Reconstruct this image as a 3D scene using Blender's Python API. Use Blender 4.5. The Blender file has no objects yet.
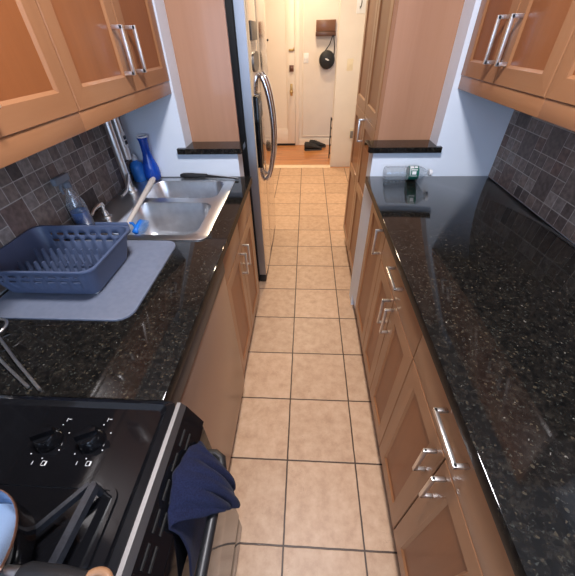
import bpy, bmesh, math, random
from mathutils import Vector, Matrix

random.seed(7)
sc = bpy.context.scene
COL = sc.collection

# ------------------------------------------------------------------ camera, world, light, exposure
cam_d = bpy.data.cameras.new('camera')
cam = bpy.data.objects.new('camera', cam_d)
COL.objects.link(cam)
F_PX = 308.1
cam_d.sensor_fit = 'HORIZONTAL'
cam_d.sensor_width = 36.0
cam_d.lens = F_PX * 36.0 / 575.0
cam_d.clip_start = 0.01
PITCH, YAW, ROLL, CAM_H = 0.689133, -0.0686434, -0.0269853, 1.49641
fwd = Vector((math.sin(YAW) * math.cos(PITCH), math.cos(YAW) * math.cos(PITCH), -math.sin(PITCH)))
rgt = Vector((math.cos(YAW), -math.sin(YAW), 0))
upv = rgt.cross(fwd)
r2 = rgt * math.cos(ROLL) + upv * math.sin(ROLL)
u2 = r2.cross(fwd)
cam.matrix_world = Matrix(((r2.x, u2.x, -fwd.x, 0), (r2.y, u2.y, -fwd.y, 0), (r2.z, u2.z, -fwd.z, CAM_H), (0, 0, 0, 1)))
sc.camera = cam

world = bpy.data.worlds.new('world')
sc.world = world
world.use_nodes = True
bg = world.node_tree.nodes['Background']
bg.inputs['Color'].default_value = (0.62, 0.76, 1.0, 1)
bg.inputs['Strength'].default_value = 1.0


def area(name, loc, rot, sx, sy, power, color):
    d = bpy.data.lights.new(name, 'AREA')
    d.shape = 'RECTANGLE'
    d.size, d.size_y = sx, sy
    d.energy = power
    d.color = color
    o = bpy.data.objects.new(name, d)
    COL.objects.link(o)
    o.location = loc
    o.rotation_euler = rot
    return o


# blue fill light just inside an added, unseen window behind the camera
area('window_fill', (0.0, -1.36, 1.62), (math.radians(90), 0, 0), 1.1, 1.2, 17, (0.55, 0.72, 1.0))
CEIL_LAMP_W = 27
HALL_LAMP_W = 16
PASS_FILL_W = 25

sc.view_settings.view_transform = 'Standard'
sc.view_settings.look = 'None'
sc.view_settings.gamma = 1.0
sc.view_settings.use_curve_mapping = False
sc.view_settings.exposure = 0.42
sc.cycles.use_denoising = True
sc.cycles.max_bounces = 10
sc.cycles.caustics_reflective = False
sc.cycles.caustics_refractive = False
sc.cycles.sample_clamp_indirect = 4.0

# ------------------------------------------------------------------ mesh helpers


class MB:
    """collects shapes in world coordinates, then links them as one mesh object"""

    def __init__(self):
        self.bm = bmesh.new()

    def _faces_from(self, vs, faces, mi):
        out = []
        bv = [self.bm.verts.new(v) for v in vs]
        for f in faces:
            try:
                fc = self.bm.faces.new([bv[i] for i in f])
                fc.material_index = mi
                out.append(fc)
            except ValueError:
                pass
        return bv, out

    def box(self, x0, x1, y0, y1, z0, z1, bev=0.0, mi=0, seg=2):
        x0, x1 = min(x0, x1), max(x0, x1)
        y0, y1 = min(y0, y1), max(y0, y1)
        z0, z1 = min(z0, z1), max(z0, z1)
        vs = [(x0, y0, z0), (x1, y0, z0), (x1, y1, z0), (x0, y1, z0), (x0, y0, z1), (x1, y0, z1), (x1, y1, z1), (x0, y1, z1)]
        fs = [(3, 2, 1, 0), (4, 5, 6, 7), (0, 1, 5, 4), (1, 2, 6, 5), (2, 3, 7, 6), (3, 0, 4, 7)]
        bv, fl = self._faces_from(vs, fs, mi)
        if bev > 0:
            es = list({e for f in fl for e in f.edges})
            r = bmesh.ops.bevel(self.bm, geom=es, offset=bev, segments=seg, profile=0.5, affect='EDGES')
            for f in r['faces']:
                f.material_index = mi
        return self

    def quad(self, pts, mi=0):
        self._faces_from(pts, [tuple(range(len(pts)))], mi)
        return self

    def loft(self, loops, cap0=True, cap1=True, closed=True, mi=0):
        rows = [[self.bm.verts.new(p) for p in lp] for lp in loops]
        n = len(rows[0])
        for a, b in zip(rows, rows[1:]):
            for i in range(n if closed else n - 1):
                j = (i + 1) % n
                f = self.bm.faces.new((a[i], a[j], b[j], b[i]))
                f.material_index = mi
        if cap0:
            self.bm.faces.new(list(reversed(rows[0]))).material_index = mi
        if cap1:
            self.bm.faces.new(rows[-1]).material_index = mi
        return self

    def tube(self, path, r, seg=10, caps=True, mi=0, flat=1.0):
        path = [Vector(p) for p in path]
        n = len(path)
        rs = r if isinstance(r, (list, tuple)) else [r] * n
        loops = []
        ref = None
        for i, p in enumerate(path):
            t = (path[min(i + 1, n - 1)] - path[max(i - 1, 0)]).normalized()
            if ref is None:
                ref = Vector((0, 0, 1)) if abs(t.z) < 0.9 else Vector((1, 0, 0))
            s = t.cross(ref).normalized()
            u = s.cross(t).normalized()
            ref = u
            loops.append([p + (s * math.cos(2 * math.pi * k / seg) + u * math.sin(2 * math.pi * k / seg) * flat) * rs[i] for k in range(seg)])
        self.loft(loops, caps, caps, True, mi)
        return self

    def lathe(self, prof, c, seg=32, axis=(0, 0, 1), mi=0, cap0=True, cap1=True):
        a = Vector(axis).normalized()
        ref = Vector((1, 0, 0)) if abs(a.x) < 0.9 else Vector((0, 1, 0))
        s = (ref - a * ref.dot(a)).normalized()
        u = a.cross(s)
        c = Vector(c)
        loops = []
        for r, z in prof:
            r = max(r, 1e-5)
            loops.append([c + a * z + (s * math.cos(2 * math.pi * k / seg) + u * math.sin(2 * math.pi * k / seg)) * r for k in range(seg)])
        self.loft(loops, cap0, cap1, True, mi)
        return self

    def prism(self, poly, axis, a, b, mi=0):
        """poly of 2D points in the two other axes, extruded from a to b along axis"""
        def P(u, v, w):
            return {'x': (w, u, v), 'y': (u, w, v), 'z': (u, v, w)}[axis]
        self.loft([[P(u, v, a) for u, v in poly], [P(u, v, b) for u, v in poly]], True, True, True, mi)
        return self

    def build(self, name, mat, parent=None, smooth=30, recalc=True):
        if recalc:
            bmesh.ops.recalc_face_normals(self.bm, faces=self.bm.faces[:])
        me = bpy.data.meshes.new(name)
        o = bpy.data.objects.new(name, me)
        COL.objects.link(o)
        off = Vector((0, 0, 0))
        if parent is not None:
            p = parent
            while p is not None:
                off += p.location
                p = p.parent
            o.parent = parent
        else:
            bb = [v.co for v in self.bm.verts]
            off = Vector(((min(v.x for v in bb) + max(v.x for v in bb)) / 2, (min(v.y for v in bb) + max(v.y for v in bb)) / 2, min(v.z for v in bb)))
            o.location = off
        bmesh.ops.translate(self.bm, verts=self.bm.verts[:], vec=-off)
        self.bm.to_mesh(me)
        self.bm.free()
        for m in (mat if isinstance(mat, (list, tuple)) else [mat]):
            me.materials.append(m)
        if smooth:
            me.shade_smooth()
            me.set_sharp_from_angle(angle=math.radians(smooth))
        return o


def thing(name, label, cat, loc, group=None):
    o = bpy.data.objects.new(name, None)
    o.empty_display_size = 0.05
    COL.objects.link(o)
    o.location = loc
    return tag(o, label, cat, group)


def tag(o, label, cat, group=None):
    o['label'] = label
    o['category'] = cat
    if group:
        o['group'] = group
    return o


def struct(o):
    o['kind'] = 'structure'
    return o


def lab(o, label):
    o['label'] = label
    return o


def arc(c, r, a0, a1, n, plane='xz'):
    out = []
    for i in range(n + 1):
        a = math.radians(a0 + (a1 - a0) * i / n)
        u, v = r * math.cos(a), r * math.sin(a)
        if plane == 'xz':
            out.append((c[0] + u, c[1], c[2] + v))
        elif plane == 'xy':
            out.append((c[0] + u, c[1] + v, c[2]))
        else:
            out.append((c[0], c[1] + u, c[2] + v))
    return out


def rrect(x0, x1, y0, y1, r, n=6):
    pts = []
    for cx, cy, a0 in ((x1 - r, y1 - r, 0), (x0 + r, y1 - r, 90), (x0 + r, y0 + r, 180), (x1 - r, y0 + r, 270)):
        for k in range(n + 1):
            a = math.radians(a0 + 90 * k / n)
            pts.append((cx + r * math.cos(a), cy + r * math.sin(a)))
    return pts


# ------------------------------------------------------------------ materials


def mat(name, col, rough=0.5, metal=0.0, spec=0.5, coat=0.0, trans=0.0, ior=1.45, emis=None, estr=0.0, alpha=1.0, aniso=0.0):
    m = bpy.data.materials.new(name)
    m.use_nodes = True
    b = m.node_tree.nodes['Principled BSDF']
    b.inputs['Base Color'].default_value = (*col, 1)
    b.inputs['Roughness'].default_value = rough
    b.inputs['Metallic'].default_value = metal
    b.inputs['Specular IOR Level'].default_value = spec
    b.inputs['Coat Weight'].default_value = coat
    b.inputs['Coat Roughness'].default_value = 0.08
    b.inputs['Transmission Weight'].default_value = trans
    b.inputs['IOR'].default_value = ior
    b.inputs['Alpha'].default_value = alpha
    b.inputs['Anisotropic'].default_value = aniso
    if emis:
        b.inputs['Emission Color'].default_value = (*emis, 1)
        b.inputs['Emission Strength'].default_value = estr
    return m


def nodes(m):
    nt = m.node_tree
    return nt, nt.nodes, nt.links, nt.nodes['Principled BSDF']


def ramp(nd, stops, interp='LINEAR'):
    r = nd.new('ShaderNodeValToRGB')
    cr = r.color_ramp
    cr.interpolation = interp
    while len(cr.elements) < len(stops):
        cr.elements.new(0.5)
    for e, (p, c) in zip(cr.elements, stops):
        e.position = p
        e.color = (*c, 1) if len(c) == 3 else c
    return r


def coords(nd, lk, scale, rot=(0, 0, 0), kind='Object', loc=(0, 0, 0)):
    tc = nd.new('ShaderNodeTexCoord')
    mp = nd.new('ShaderNodeMapping')
    mp.inputs['Scale'].default_value = scale
    mp.inputs['Rotation'].default_value = rot
    mp.inputs['Location'].default_value = loc
    lk.new(tc.outputs[kind], mp.inputs['Vector'])
    return mp


def bump(nd, lk, b, src, strength, dist):
    bp = nd.new('ShaderNodeBump')
    bp.inputs['Strength'].default_value = strength
    bp.inputs['Distance'].default_value = dist
    lk.new(src, bp.inputs['Height'])
    lk.new(bp.outputs['Normal'], b.inputs['Normal'])


def wood(name, dark, light, grain='z', rough=0.33):
    m = mat(name, light, rough, coat=0.15)
    nt, nd, lk, b = nodes(m)
    s = {'z': (26, 26, 1.6), 'y': (26, 1.6, 26), 'x': (1.6, 26, 26)}[grain]
    mp = coords(nd, lk, s)
    n1 = nd.new('ShaderNodeTexNoise')
    n1.inputs['Scale'].default_value = 1.0
    n1.inputs['Detail'].default_value = 5
    n1.inputs['Roughness'].default_value = 0.6
    n1.inputs['Distortion'].default_value = 0.4
    lk.new(mp.outputs[0], n1.inputs['Vector'])
    s2 = {'z': (5, 5, 0.7), 'y': (5, 0.7, 5), 'x': (0.7, 5, 5)}[grain]
    mp2 = coords(nd, lk, s2)
    n2 = nd.new('ShaderNodeTexNoise')
    n2.inputs['Scale'].default_value = 1.0
    n2.inputs['Detail'].default_value = 2
    lk.new(mp2.outputs[0], n2.inputs['Vector'])
    ad = nd.new('ShaderNodeMath')
    ad.operation = 'MULTIPLY_ADD'
    ad.inputs[1].default_value = 0.45
    lk.new(n1.outputs['Fac'], ad.inputs[0])
    ml = nd.new('ShaderNodeMath')
    ml.operation = 'MULTIPLY'
    ml.inputs[1].default_value = 0.55
    lk.new(n2.outputs['Fac'], ml.inputs[0])
    lk.new(ml.outputs[0], ad.inputs[2])
    r = ramp(nd, [(0.3, dark), (0.68, light)])
    lk.new(ad.outputs[0], r.inputs['Fac'])
    lk.new(r.outputs['Color'], b.inputs['Base Color'])
    return m


def noisy(name, c1, c2, scale, rough, bumpy=0.0, bdist=0.001, detail=4, **kw):
    m = mat(name, c1, rough, **kw)
    nt, nd, lk, b = nodes(m)
    mp = coords(nd, lk, (scale, scale, scale))
    n = nd.new('ShaderNodeTexNoise')
    n.inputs['Scale'].default_value = 1.0
    n.inputs['Detail'].default_value = detail
    lk.new(mp.outputs[0], n.inputs['Vector'])
    r = ramp(nd, [(0.35, c1), (0.65, c2)])
    lk.new(n.outputs['Fac'], r.inputs['Fac'])
    lk.new(r.outputs['Color'], b.inputs['Base Color'])
    if bumpy:
        bump(nd, lk, b, n.outputs['Fac'], bumpy, bdist)
    return m


def thin_clear(name, tint, edge, base):
    m = bpy.data.materials.new(name)
    m.use_nodes = True
    nt = m.node_tree
    nd, lk = nt.nodes, nt.links
    nd.remove(nd['Principled BSDF'])
    tr = nd.new('ShaderNodeBsdfTransparent')
    tr.inputs[0].default_value = (*tint, 1)
    gl = nd.new('ShaderNodeBsdfGlossy')
    gl.inputs['Roughness'].default_value = 0.06
    tl = nd.new('ShaderNodeBsdfDiffuse')
    tl.inputs[0].default_value = (0.75, 0.80, 0.84, 1)
    m0 = nd.new('ShaderNodeMixShader')
    m0.inputs[0].default_value = 0.5
    lk.new(gl.outputs[0], m0.inputs[1])
    lk.new(tl.outputs[0], m0.inputs[2])
    lw = nd.new('ShaderNodeLayerWeight')
    lw.inputs['Blend'].default_value = 0.35
    mr = nd.new('ShaderNodeMapRange')
    mr.inputs['To Min'].default_value = base
    mr.inputs['To Max'].default_value = edge
    lk.new(lw.outputs['Facing'], mr.inputs['Value'])
    mx = nd.new('ShaderNodeMixShader')
    lk.new(mr.outputs[0], mx.inputs[0])
    lk.new(tr.outputs[0], mx.inputs[1])
    lk.new(m0.outputs[0], mx.inputs[2])
    lk.new(mx.outputs[0], nd['Material Output'].inputs[0])
    return m


def granite(name, rough=0.06, spec=0.38):
    m = mat(name, (0.008, 0.008, 0.009), rough, spec=spec)
    nt, nd, lk, b = nodes(m)
    mp = coords(nd, lk, (1, 1, 1))
    # mottled ground
    n = nd.new('ShaderNodeTexNoise')
    n.inputs['Scale'].default_value = 70
    n.inputs['Detail'].default_value = 6
    n.inputs['Roughness'].default_value = 0.75
    lk.new(mp.outputs[0], n.inputs['Vector'])
    base = ramp(nd, [(0.40, (0.004, 0.004, 0.004)), (0.60, (0.014, 0.012, 0.010)), (0.75, (0.038, 0.033, 0.024))])
    lk.new(n.outputs['Fac'], base.inputs['Fac'])
    prev = base.outputs['Color']
    for scale, th, cut, cols in ((110, 0.30, 0.80, (0.045, 0.036, 0.024)), (170, 0.34, 0.84, (0.035, 0.036, 0.03)), (85, 0.15, 0.93, (0.17, 0.155, 0.13))):
        w = nd.new('ShaderNodeTexNoise')
        w.inputs['Scale'].default_value = scale * 2.0
        lk.new(mp.outputs[0], w.inputs['Vector'])
        wm = nd.new('ShaderNodeVectorMath')
        wm.operation = 'MULTIPLY_ADD'
        wm.inputs[1].default_value = (0.012, 0.012, 0.012)
        lk.new(w.outputs['Color'], wm.inputs[0])
        lk.new(mp.outputs[0], wm.inputs[2])
        v = nd.new('ShaderNodeTexVoronoi')
        v.inputs['Scale'].default_value = scale
        lk.new(wm.outputs[0], v.inputs['Vector'])
        sp = nd.new('ShaderNodeSeparateColor')
        lk.new(v.outputs['Color'], sp.inputs[0])
        g = nd.new('ShaderNodeMath')
        g.operation = 'GREATER_THAN'
        g.inputs[1].default_value = cut
        lk.new(sp.outputs[0], g.inputs[0])
        l = nd.new('ShaderNodeMath')
        l.operation = 'LESS_THAN'
        l.inputs[1].default_value = th
        lk.new(v.outputs['Distance'], l.inputs[0])
        mu = nd.new('ShaderNodeMath')
        mu.operation = 'MULTIPLY'
        lk.new(g.outputs[0], mu.inputs[0])
        lk.new(l.outputs[0], mu.inputs[1])
        mx = nd.new('ShaderNodeMix')
        mx.data_type = 'RGBA'
        mx.inputs[7].default_value = (*cols, 1)
        lk.new(mu.outputs[0], mx.inputs[0])
        lk.new(prev, mx.inputs[6])
        prev = mx.outputs[2]
    lk.new(prev, b.inputs['Base Color'])
    return m


TILE, TX0, TY0 = 0.305, -0.0598, 0.2781


def floor_tiles(name):
    m = mat(name, (0.6, 0.4, 0.25), 0.42, spec=0.4)
    nt, nd, lk, b = nodes(m)
    tc = nd.new('ShaderNodeTexCoord')
    sub = nd.new('ShaderNodeVectorMath')
    sub.operation = 'SUBTRACT'
    sub.inputs[1].default_value = (TX0, TY0, 0)
    lk.new(tc.outputs['Object'], sub.inputs[0])
    dv = nd.new('ShaderNodeVectorMath')
    dv.operation = 'SCALE'
    dv.inputs['Scale'].default_value = 1 / TILE
    lk.new(sub.outputs[0], dv.inputs[0])
    # a little wobble in the grout lines
    nw = nd.new('ShaderNodeTexNoise')
    nw.inputs['Scale'].default_value = 22
    lk.new(tc.outputs['Object'], nw.inputs['Vector'])
    wob = nd.new('ShaderNodeVectorMath')
    wob.operation = 'MULTIPLY_ADD'
    wob.inputs[1].default_value = (0.010, 0.010, 0)
    lk.new(nw.outputs['Color'], wob.inputs[0])
    lk.new(dv.outputs[0], wob.inputs[2])
    fr = nd.new('ShaderNodeVectorMath')
    fr.operation = 'FRACTION'
    lk.new(wob.outputs[0], fr.inputs[0])
    ce = nd.new('ShaderNodeVectorMath')
    ce.operation = 'SUBTRACT'
    ce.inputs[1].default_value = (0.5, 0.5, 0)
    lk.new(fr.outputs[0], ce.inputs[0])
    ab = nd.new('ShaderNodeVectorMath')
    ab.operation = 'ABSOLUTE'
    lk.new(ce.outputs[0], ab.inputs[0])
    sx = nd.new('ShaderNodeSeparateXYZ')
    lk.new(ab.outputs[0], sx.inputs[0])
    mxm = nd.new('ShaderNodeMath')
    mxm.operation = 'MAXIMUM'
    lk.new(sx.outputs[0], mxm.inputs[0])
    lk.new(sx.outputs[1], mxm.inputs[1])
    gr = nd.new('ShaderNodeMapRange')
    gr.inputs['From Min'].default_value = 0.4865
    gr.inputs['From Max'].default_value = 0.492
    lk.new(mxm.outputs[0], gr.inputs['Value'])
    # tile identity tint
    fl = nd.new('ShaderNodeVectorMath')
    fl.operation = 'FLOOR'
    lk.new(dv.outputs[0], fl.inputs[0])
    wn = nd.new('ShaderNodeTexWhiteNoise')
    wn.noise_dimensions = '3D'
    lk.new(fl.outputs[0], wn.inputs['Vector'])
    # mottling, offset per tile
    off = nd.new('ShaderNodeVectorMath')
    off.operation = 'MULTIPLY_ADD'
    off.inputs[1].default_value = (3, 3, 3)
    lk.new(wn.outputs['Color'], off.inputs[0])
    lk.new(tc.outputs['Object'], off.inputs[2])
    n1 = nd.new('ShaderNodeTexNoise')
    n1.inputs['Scale'].default_value = 22
    n1.inputs['Detail'].default_value = 8
    n1.inputs['Roughness'].default_value = 0.68
    lk.new(off.outputs[0], n1.inputs['Vector'])
    r1 = ramp(nd, [(0.25, (0.43, 0.255, 0.150)), (0.48, (0.545, 0.345, 0.212)), (0.74, (0.64, 0.43, 0.28))])
    lk.new(n1.outputs['Fac'], r1.inputs['Fac'])
    hv = nd.new('ShaderNodeHueSaturation')
    mr = nd.new('ShaderNodeMapRange')
    mr.inputs['To Min'].default_value = 0.93
    mr.inputs['To Max'].default_value = 1.06
    lk.new(wn.outputs['Value'], mr.inputs['Value'])
    lk.new(mr.outputs[0], hv.inputs['Value'])
    lk.new(r1.outputs['Color'], hv.inputs['Color'])
    # sparse pits / veins of the stone print
    vo = nd.new('ShaderNodeTexNoise')
    vo.inputs['Scale'].default_value = 30
    vo.inputs['Detail'].default_value = 3
    vo.inputs['Distortion'].default_value = 1.6
    lk.new(off.outputs[0], vo.inputs['Vector'])
    vr = ramp(nd, [(0.490, (0, 0, 0)), (0.4985, (1, 1, 1)), (0.5015, (1, 1, 1)), (0.51, (0, 0, 0))])
    lk.new(vo.outputs['Fac'], vr.inputs['Fac'])
    n3 = nd.new('ShaderNodeTexNoise')
    n3.inputs['Scale'].default_value = 9
    lk.new(off.outputs[0], n3.inputs['Vector'])
    r3 = ramp(nd, [(0.56, (0, 0, 0)), (0.66, (0.55, 0.55, 0.55))])
    lk.new(n3.outputs['Fac'], r3.inputs['Fac'])
    pm = nd.new('ShaderNodeMath')
    pm.operation = 'MULTIPLY'
    lk.new(vr.outputs['Color'], pm.inputs[0])
    lk.new(r3.outputs['Color'], pm.inputs[1])
    m1 = nd.new('ShaderNodeMix')
    m1.data_type = 'RGBA'
    m1.inputs[7].default_value = (0.30, 0.18, 0.10, 1)
    lk.new(pm.outputs[0], m1.inputs[0])
    lk.new(hv.outputs['Color'], m1.inputs[6])
    m2 = nd.new('ShaderNodeMix')
    m2.data_type = 'RGBA'
    m2.inputs[7].default_value = (0.055, 0.030, 0.018, 1)
    lk.new(gr.outputs[0], m2.inputs[0])
    lk.new(m1.outputs[2], m2.inputs[6])
    lk.new(m2.outputs[2], b.inputs['Base Color'])
    hh = nd.new('ShaderNodeMath')
    hh.operation = 'SUBTRACT'
    lk.new(n1.outputs['Fac'], hh.inputs[0])
    lk.new(gr.outputs[0], hh.inputs[1])
    bump(nd, lk, b, hh.outputs[0], 0.35, 0.002)
    return m


def planks(name):
    m = mat(name, (0.5, 0.2, 0.07), 0.3, coat=0.2)
    nt, nd, lk, b = nodes(m)
    mp = coords(nd, lk, (1, 1, 1))
    br = nd.new('ShaderNodeTexBrick')
    br.inputs['Color1'].default_value = (0.62, 0.28, 0.10, 1)
    br.inputs['Color2'].default_value = (0.52, 0.20, 0.065, 1)
    br.inputs['Mortar'].default_value = (0.16, 0.05, 0.02, 1)
    br.inputs['Scale'].default_value = 1.0
    br.inputs['Mortar Size'].default_value = 0.0012
    br.inputs['Brick Width'].default_value = 0.7
    br.inputs['Row Height'].default_value = 0.06
    lk.new(mp.outputs[0], br.inputs['Vector'])
    mp2 = coords(nd, lk, (2, 30, 30))
    n = nd.new('ShaderNodeTexNoise')
    n.inputs['Scale'].default_value = 1
    n.inputs['Detail'].default_value = 4
    lk.new(mp2.outputs[0], n.inputs['Vector'])
    r = ramp(nd, [(0.3, (0.7, 0.7, 0.7)), (0.7, (1.15, 1.15, 1.15))])
    lk.new(n.outputs['Fac'], r.inputs['Fac'])
    mx = nd.new('ShaderNodeMix')
    mx.data_type = 'RGBA'
    mx.blend_type = 'MULTIPLY'
    mx.inputs[0].default_value = 1
    lk.new(br.outputs['Color'], mx.inputs[6])
    lk.new(r.outputs['Color'], mx.inputs[7])
    lk.new(mx.outputs[2], b.inputs['Base Color'])
    return m


def brushed(name, col, rough, axis='y', amount=0.12):
    m = mat(name, col, rough, metal=1.0)
    nt, nd, lk, b = nodes(m)
    s = {'x': (3, 260, 260), 'y': (260, 3, 260), 'z': (260, 260, 3)}[axis]
    mp = coords(nd, lk, s)
    n = nd.new('ShaderNodeTexNoise')
    n.inputs['Scale'].default_value = 1
    n.inputs['Detail'].default_value = 2
    lk.new(mp.outputs[0], n.inputs['Vector'])
    mr = nd.new('ShaderNodeMapRange')
    mr.inputs['To Min'].default_value = max(0.02, rough - amount)
    mr.inputs['To Max'].default_value = rough + amount
    lk.new(n.outputs['Fac'], mr.inputs['Value'])
    lk.new(mr.outputs[0], b.inputs['Roughness'])
    return m


def fabric(name, c1, c2):
    m = mat(name, c1, 0.95, spec=0.15)
    nt, nd, lk, b = nodes(m)
    b.inputs['Sheen Weight'].default_value = 0.04
    mp = coords(nd, lk, (420, 420, 420))
    n = nd.new('ShaderNodeTexNoise')
    n.inputs['Scale'].default_value = 1
    n.inputs['Detail'].default_value = 3
    lk.new(mp.outputs[0], n.inputs['Vector'])
    r = ramp(nd, [(0.35, c1), (0.65, c2)])
    lk.new(n.outputs['Fac'], r.inputs['Fac'])
    lk.new(r.outputs['Color'], b.inputs['Base Color'])
    bump(nd, lk, b, n.outputs['Fac'], 0.5, 0.002)
    return m


W_D, W_L = (0.265, 0.115, 0.050), (0.37, 0.173, 0.079)
M = {}
M['wood_v'] = wood('maple stile', W_D, W_L, 'z')
M['wood_h'] = wood('maple rail', W_D, W_L, 'y')
M['wood_panel'] = wood('maple veneer panel', (0.205, 0.064, 0.019), (0.29, 0.096, 0.030), 'z', 0.40)
M['wood_side'] = wood('maple side panel', (0.38, 0.185, 0.100), (0.47, 0.245, 0.14), 'z', 0.38)
M['carcass'] = wood('maple carcass gap shade', (0.13, 0.06, 0.028), (0.18, 0.085, 0.042), 'z', 0.5)  # wood darkened so the gaps between doors read as shade
M['wood_dark'] = mat('cabinet shadow gap wood', (0.10, 0.045, 0.02), 0.6)
M['granite'] = granite('black granite')
M['granite_edge'] = granite('black granite eased edge', 0.42, 0.18)
M['floor'] = floor_tiles('beige ceramic floor tile')
M['planks'] = planks('orange oak strip floor')
M['white'] = noisy('white wall paint', (0.74, 0.80, 0.89), (0.77, 0.83, 0.91), 6, 0.55)
M['cream'] = noisy('cream hall paint', (0.70, 0.63, 0.56), (0.73, 0.66, 0.585), 5, 0.55)
M['cream_gloss'] = mat('cream door enamel', (0.80, 0.71, 0.61), 0.35)
M['ceiling'] = mat('ceiling paint', (0.78, 0.75, 0.70), 0.7)
M['threshold'] = noisy('cream stone threshold', (0.78, 0.60, 0.40), (0.84, 0.67, 0.47), 20, 0.4)
M['nickel'] = mat('satin nickel', (0.80, 0.78, 0.76), 0.34, metal=1)
M['chrome'] = mat('chrome', (0.82, 0.82, 0.84), 0.10, metal=1)
M['steel'] = brushed('brushed steel', (0.68, 0.69, 0.70), 0.34, 'x', 0.04)
M['steel_bowl'] = noisy('satin sink steel', (0.62, 0.64, 0.67), (0.70, 0.72, 0.75), 30, 0.36, metal=1.0)
M['fridge_steel'] = brushed('fridge steel', (0.66, 0.62, 0.58), 0.10, 'z', 0.05)
M['fridge_edge'] = brushed('fridge door edge steel', (0.40, 0.415, 0.45), 0.40, 'z')
M['dw_steel'] = mat('dishwasher bronze steel', (0.33, 0.225, 0.165), 0.30, metal=0.55)
M['dw_strip'] = mat('dishwasher control strip', (0.055, 0.048, 0.043), 0.45)
M['black'] = mat('black plastic', (0.012, 0.012, 0.013), 0.4)
M['black_gloss'] = mat('black enamel', (0.005, 0.005, 0.006), 0.08, spec=0.32)
M['iron'] = noisy('black cast iron', (0.012, 0.013, 0.016), (0.022, 0.024, 0.03), 300, 0.30, 0.3, 0.0006)
M['black_rubber'] = mat('black rubber', (0.015, 0.015, 0.016), 0.6)
M['gap'] = mat('dark gap', (0.01, 0.009, 0.008), 0.8)
M['white_plastic'] = mat('white plastic', (0.80, 0.80, 0.80), 0.35)
M['ivory'] = mat('ivory plastic', (0.72, 0.62, 0.45), 0.4)
M['brass'] = mat('aged brass', (0.55, 0.36, 0.14), 0.35, metal=1)
M['white_mark'] = mat('white print', (0.75, 0.75, 0.75), 0.5)
M['rack_blue'] = mat('slate blue plastic', (0.072, 0.095, 0.165), 0.42)
M['mat_grey'] = noisy('blue grey silicone', (0.145, 0.165, 0.22), (0.165, 0.185, 0.24), 60, 0.5)
M['navy'] = fabric('navy cotton', (0.0065, 0.0078, 0.023), (0.012, 0.0155, 0.043))
M['blue_glass'] = mat('cobalt glass', (0.012, 0.085, 0.55), 0.04, trans=0.25, ior=1.45)
M['blue_liquid'] = mat('blue liquid', (0.05, 0.27, 0.85), 0.12, trans=0.12, ior=1.35)
M['clear'] = thin_clear('clear plastic', (0.90, 0.93, 0.95), 0.55, 0.22)
M['blue_plastic'] = mat('bright blue plastic', (0.01, 0.16, 0.62), 0.35)
M['bristle'] = mat('blue grey bristle', (0.16, 0.30, 0.55), 0.7)
M['handle_white'] = mat('bleached wood handle', (0.62, 0.56, 0.50), 0.45)
M['green_label'] = noisy('green label', (0.01, 0.10, 0.075), (0.015, 0.14, 0.10), 60, 0.4)
M['tan'] = mat('tan wood', (0.27, 0.14, 0.07), 0.4)
M['copper'] = mat('brown enamel rim', (0.17, 0.08, 0.05), 0.25, metal=0.4)
M['pot_inside'] = mat('pot steel', (0.36, 0.44, 0.56), 0.2, metal=1)
M['shelf_brown'] = wood('walnut', (0.05, 0.02, 0.012), (0.10, 0.045, 0.028), 'x')
M['bag_black'] = noisy('black leather', (0.008, 0.008, 0.009), (0.014, 0.014, 0.015), 80, 0.45, 0.3, 0.001)
M['shoe'] = noisy('black shoe mesh', (0.016, 0.015, 0.015), (0.035, 0.032, 0.03), 150, 0.7, 0.3, 0.001)
M['sole'] = mat('grey sole', (0.05, 0.05, 0.05), 0.7)
M['reflection'] = mat('grey magnet', (0.16, 0.14, 0.125), 0.35, metal=0.5)  # grey for the reflections painted onto the fridge door
M['grey_plastic'] = mat('grey plastic', (0.16, 0.15, 0.15), 0.4)
M['grout'] = noisy('light grout', (0.50, 0.48, 0.45), (0.58, 0.56, 0.52), 40, 0.9)
SL = [(0.085, 0.072, 0.064), (0.062, 0.052, 0.047), (0.12, 0.108, 0.098), (0.035, 0.029, 0.027), (0.10, 0.082, 0.07), (0.145, 0.13, 0.118), (0.075, 0.055, 0.047)]
SLATE = [noisy('slate mosaic tone', tuple(c * 1.9 for c in col), tuple(c * 3.2 for c in col), 55, 0.5, 0.4, 0.002) for col in SL]

# ------------------------------------------------------------------ setting
XL, XR, YE = -0.915, 0.943, 1.637
CZ = 0.914                       # counter height
CT = 0.034


def sbox(name, m, *b, bev=0.0):
    return struct(MB().box(*b, bev=bev).build(name, m))


fl = MB().box(-1.05, 1.05, -1.5, 4.54, -0.05, 0.0).build('floor', M['floor'], smooth=0)
for v in fl.data.vertices:
    v.co += fl.location
fl.location = (0, 0, 0)
struct(fl)
sbox('floor_hall', M['planks'], -1.6, 2.2, 4.54, 5.74, -0.05, 0.0)
sbox('trim_1', M['threshold'], -1.0, 0.349, 4.535, 4.66, 0.0, 0.007, bev=0.003)
sbox('wall_left', M['white'], -1.05, XL, -1.5, 4.58, 0, 2.5)
sbox('wall_right', M['white'], XR, 1.07, -1.5, 4.58, 0, 2.5)
sbox('ceiling', M['ceiling'], -1.6, 2.2, -1.5, 5.9, 2.5, 2.56)
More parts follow.
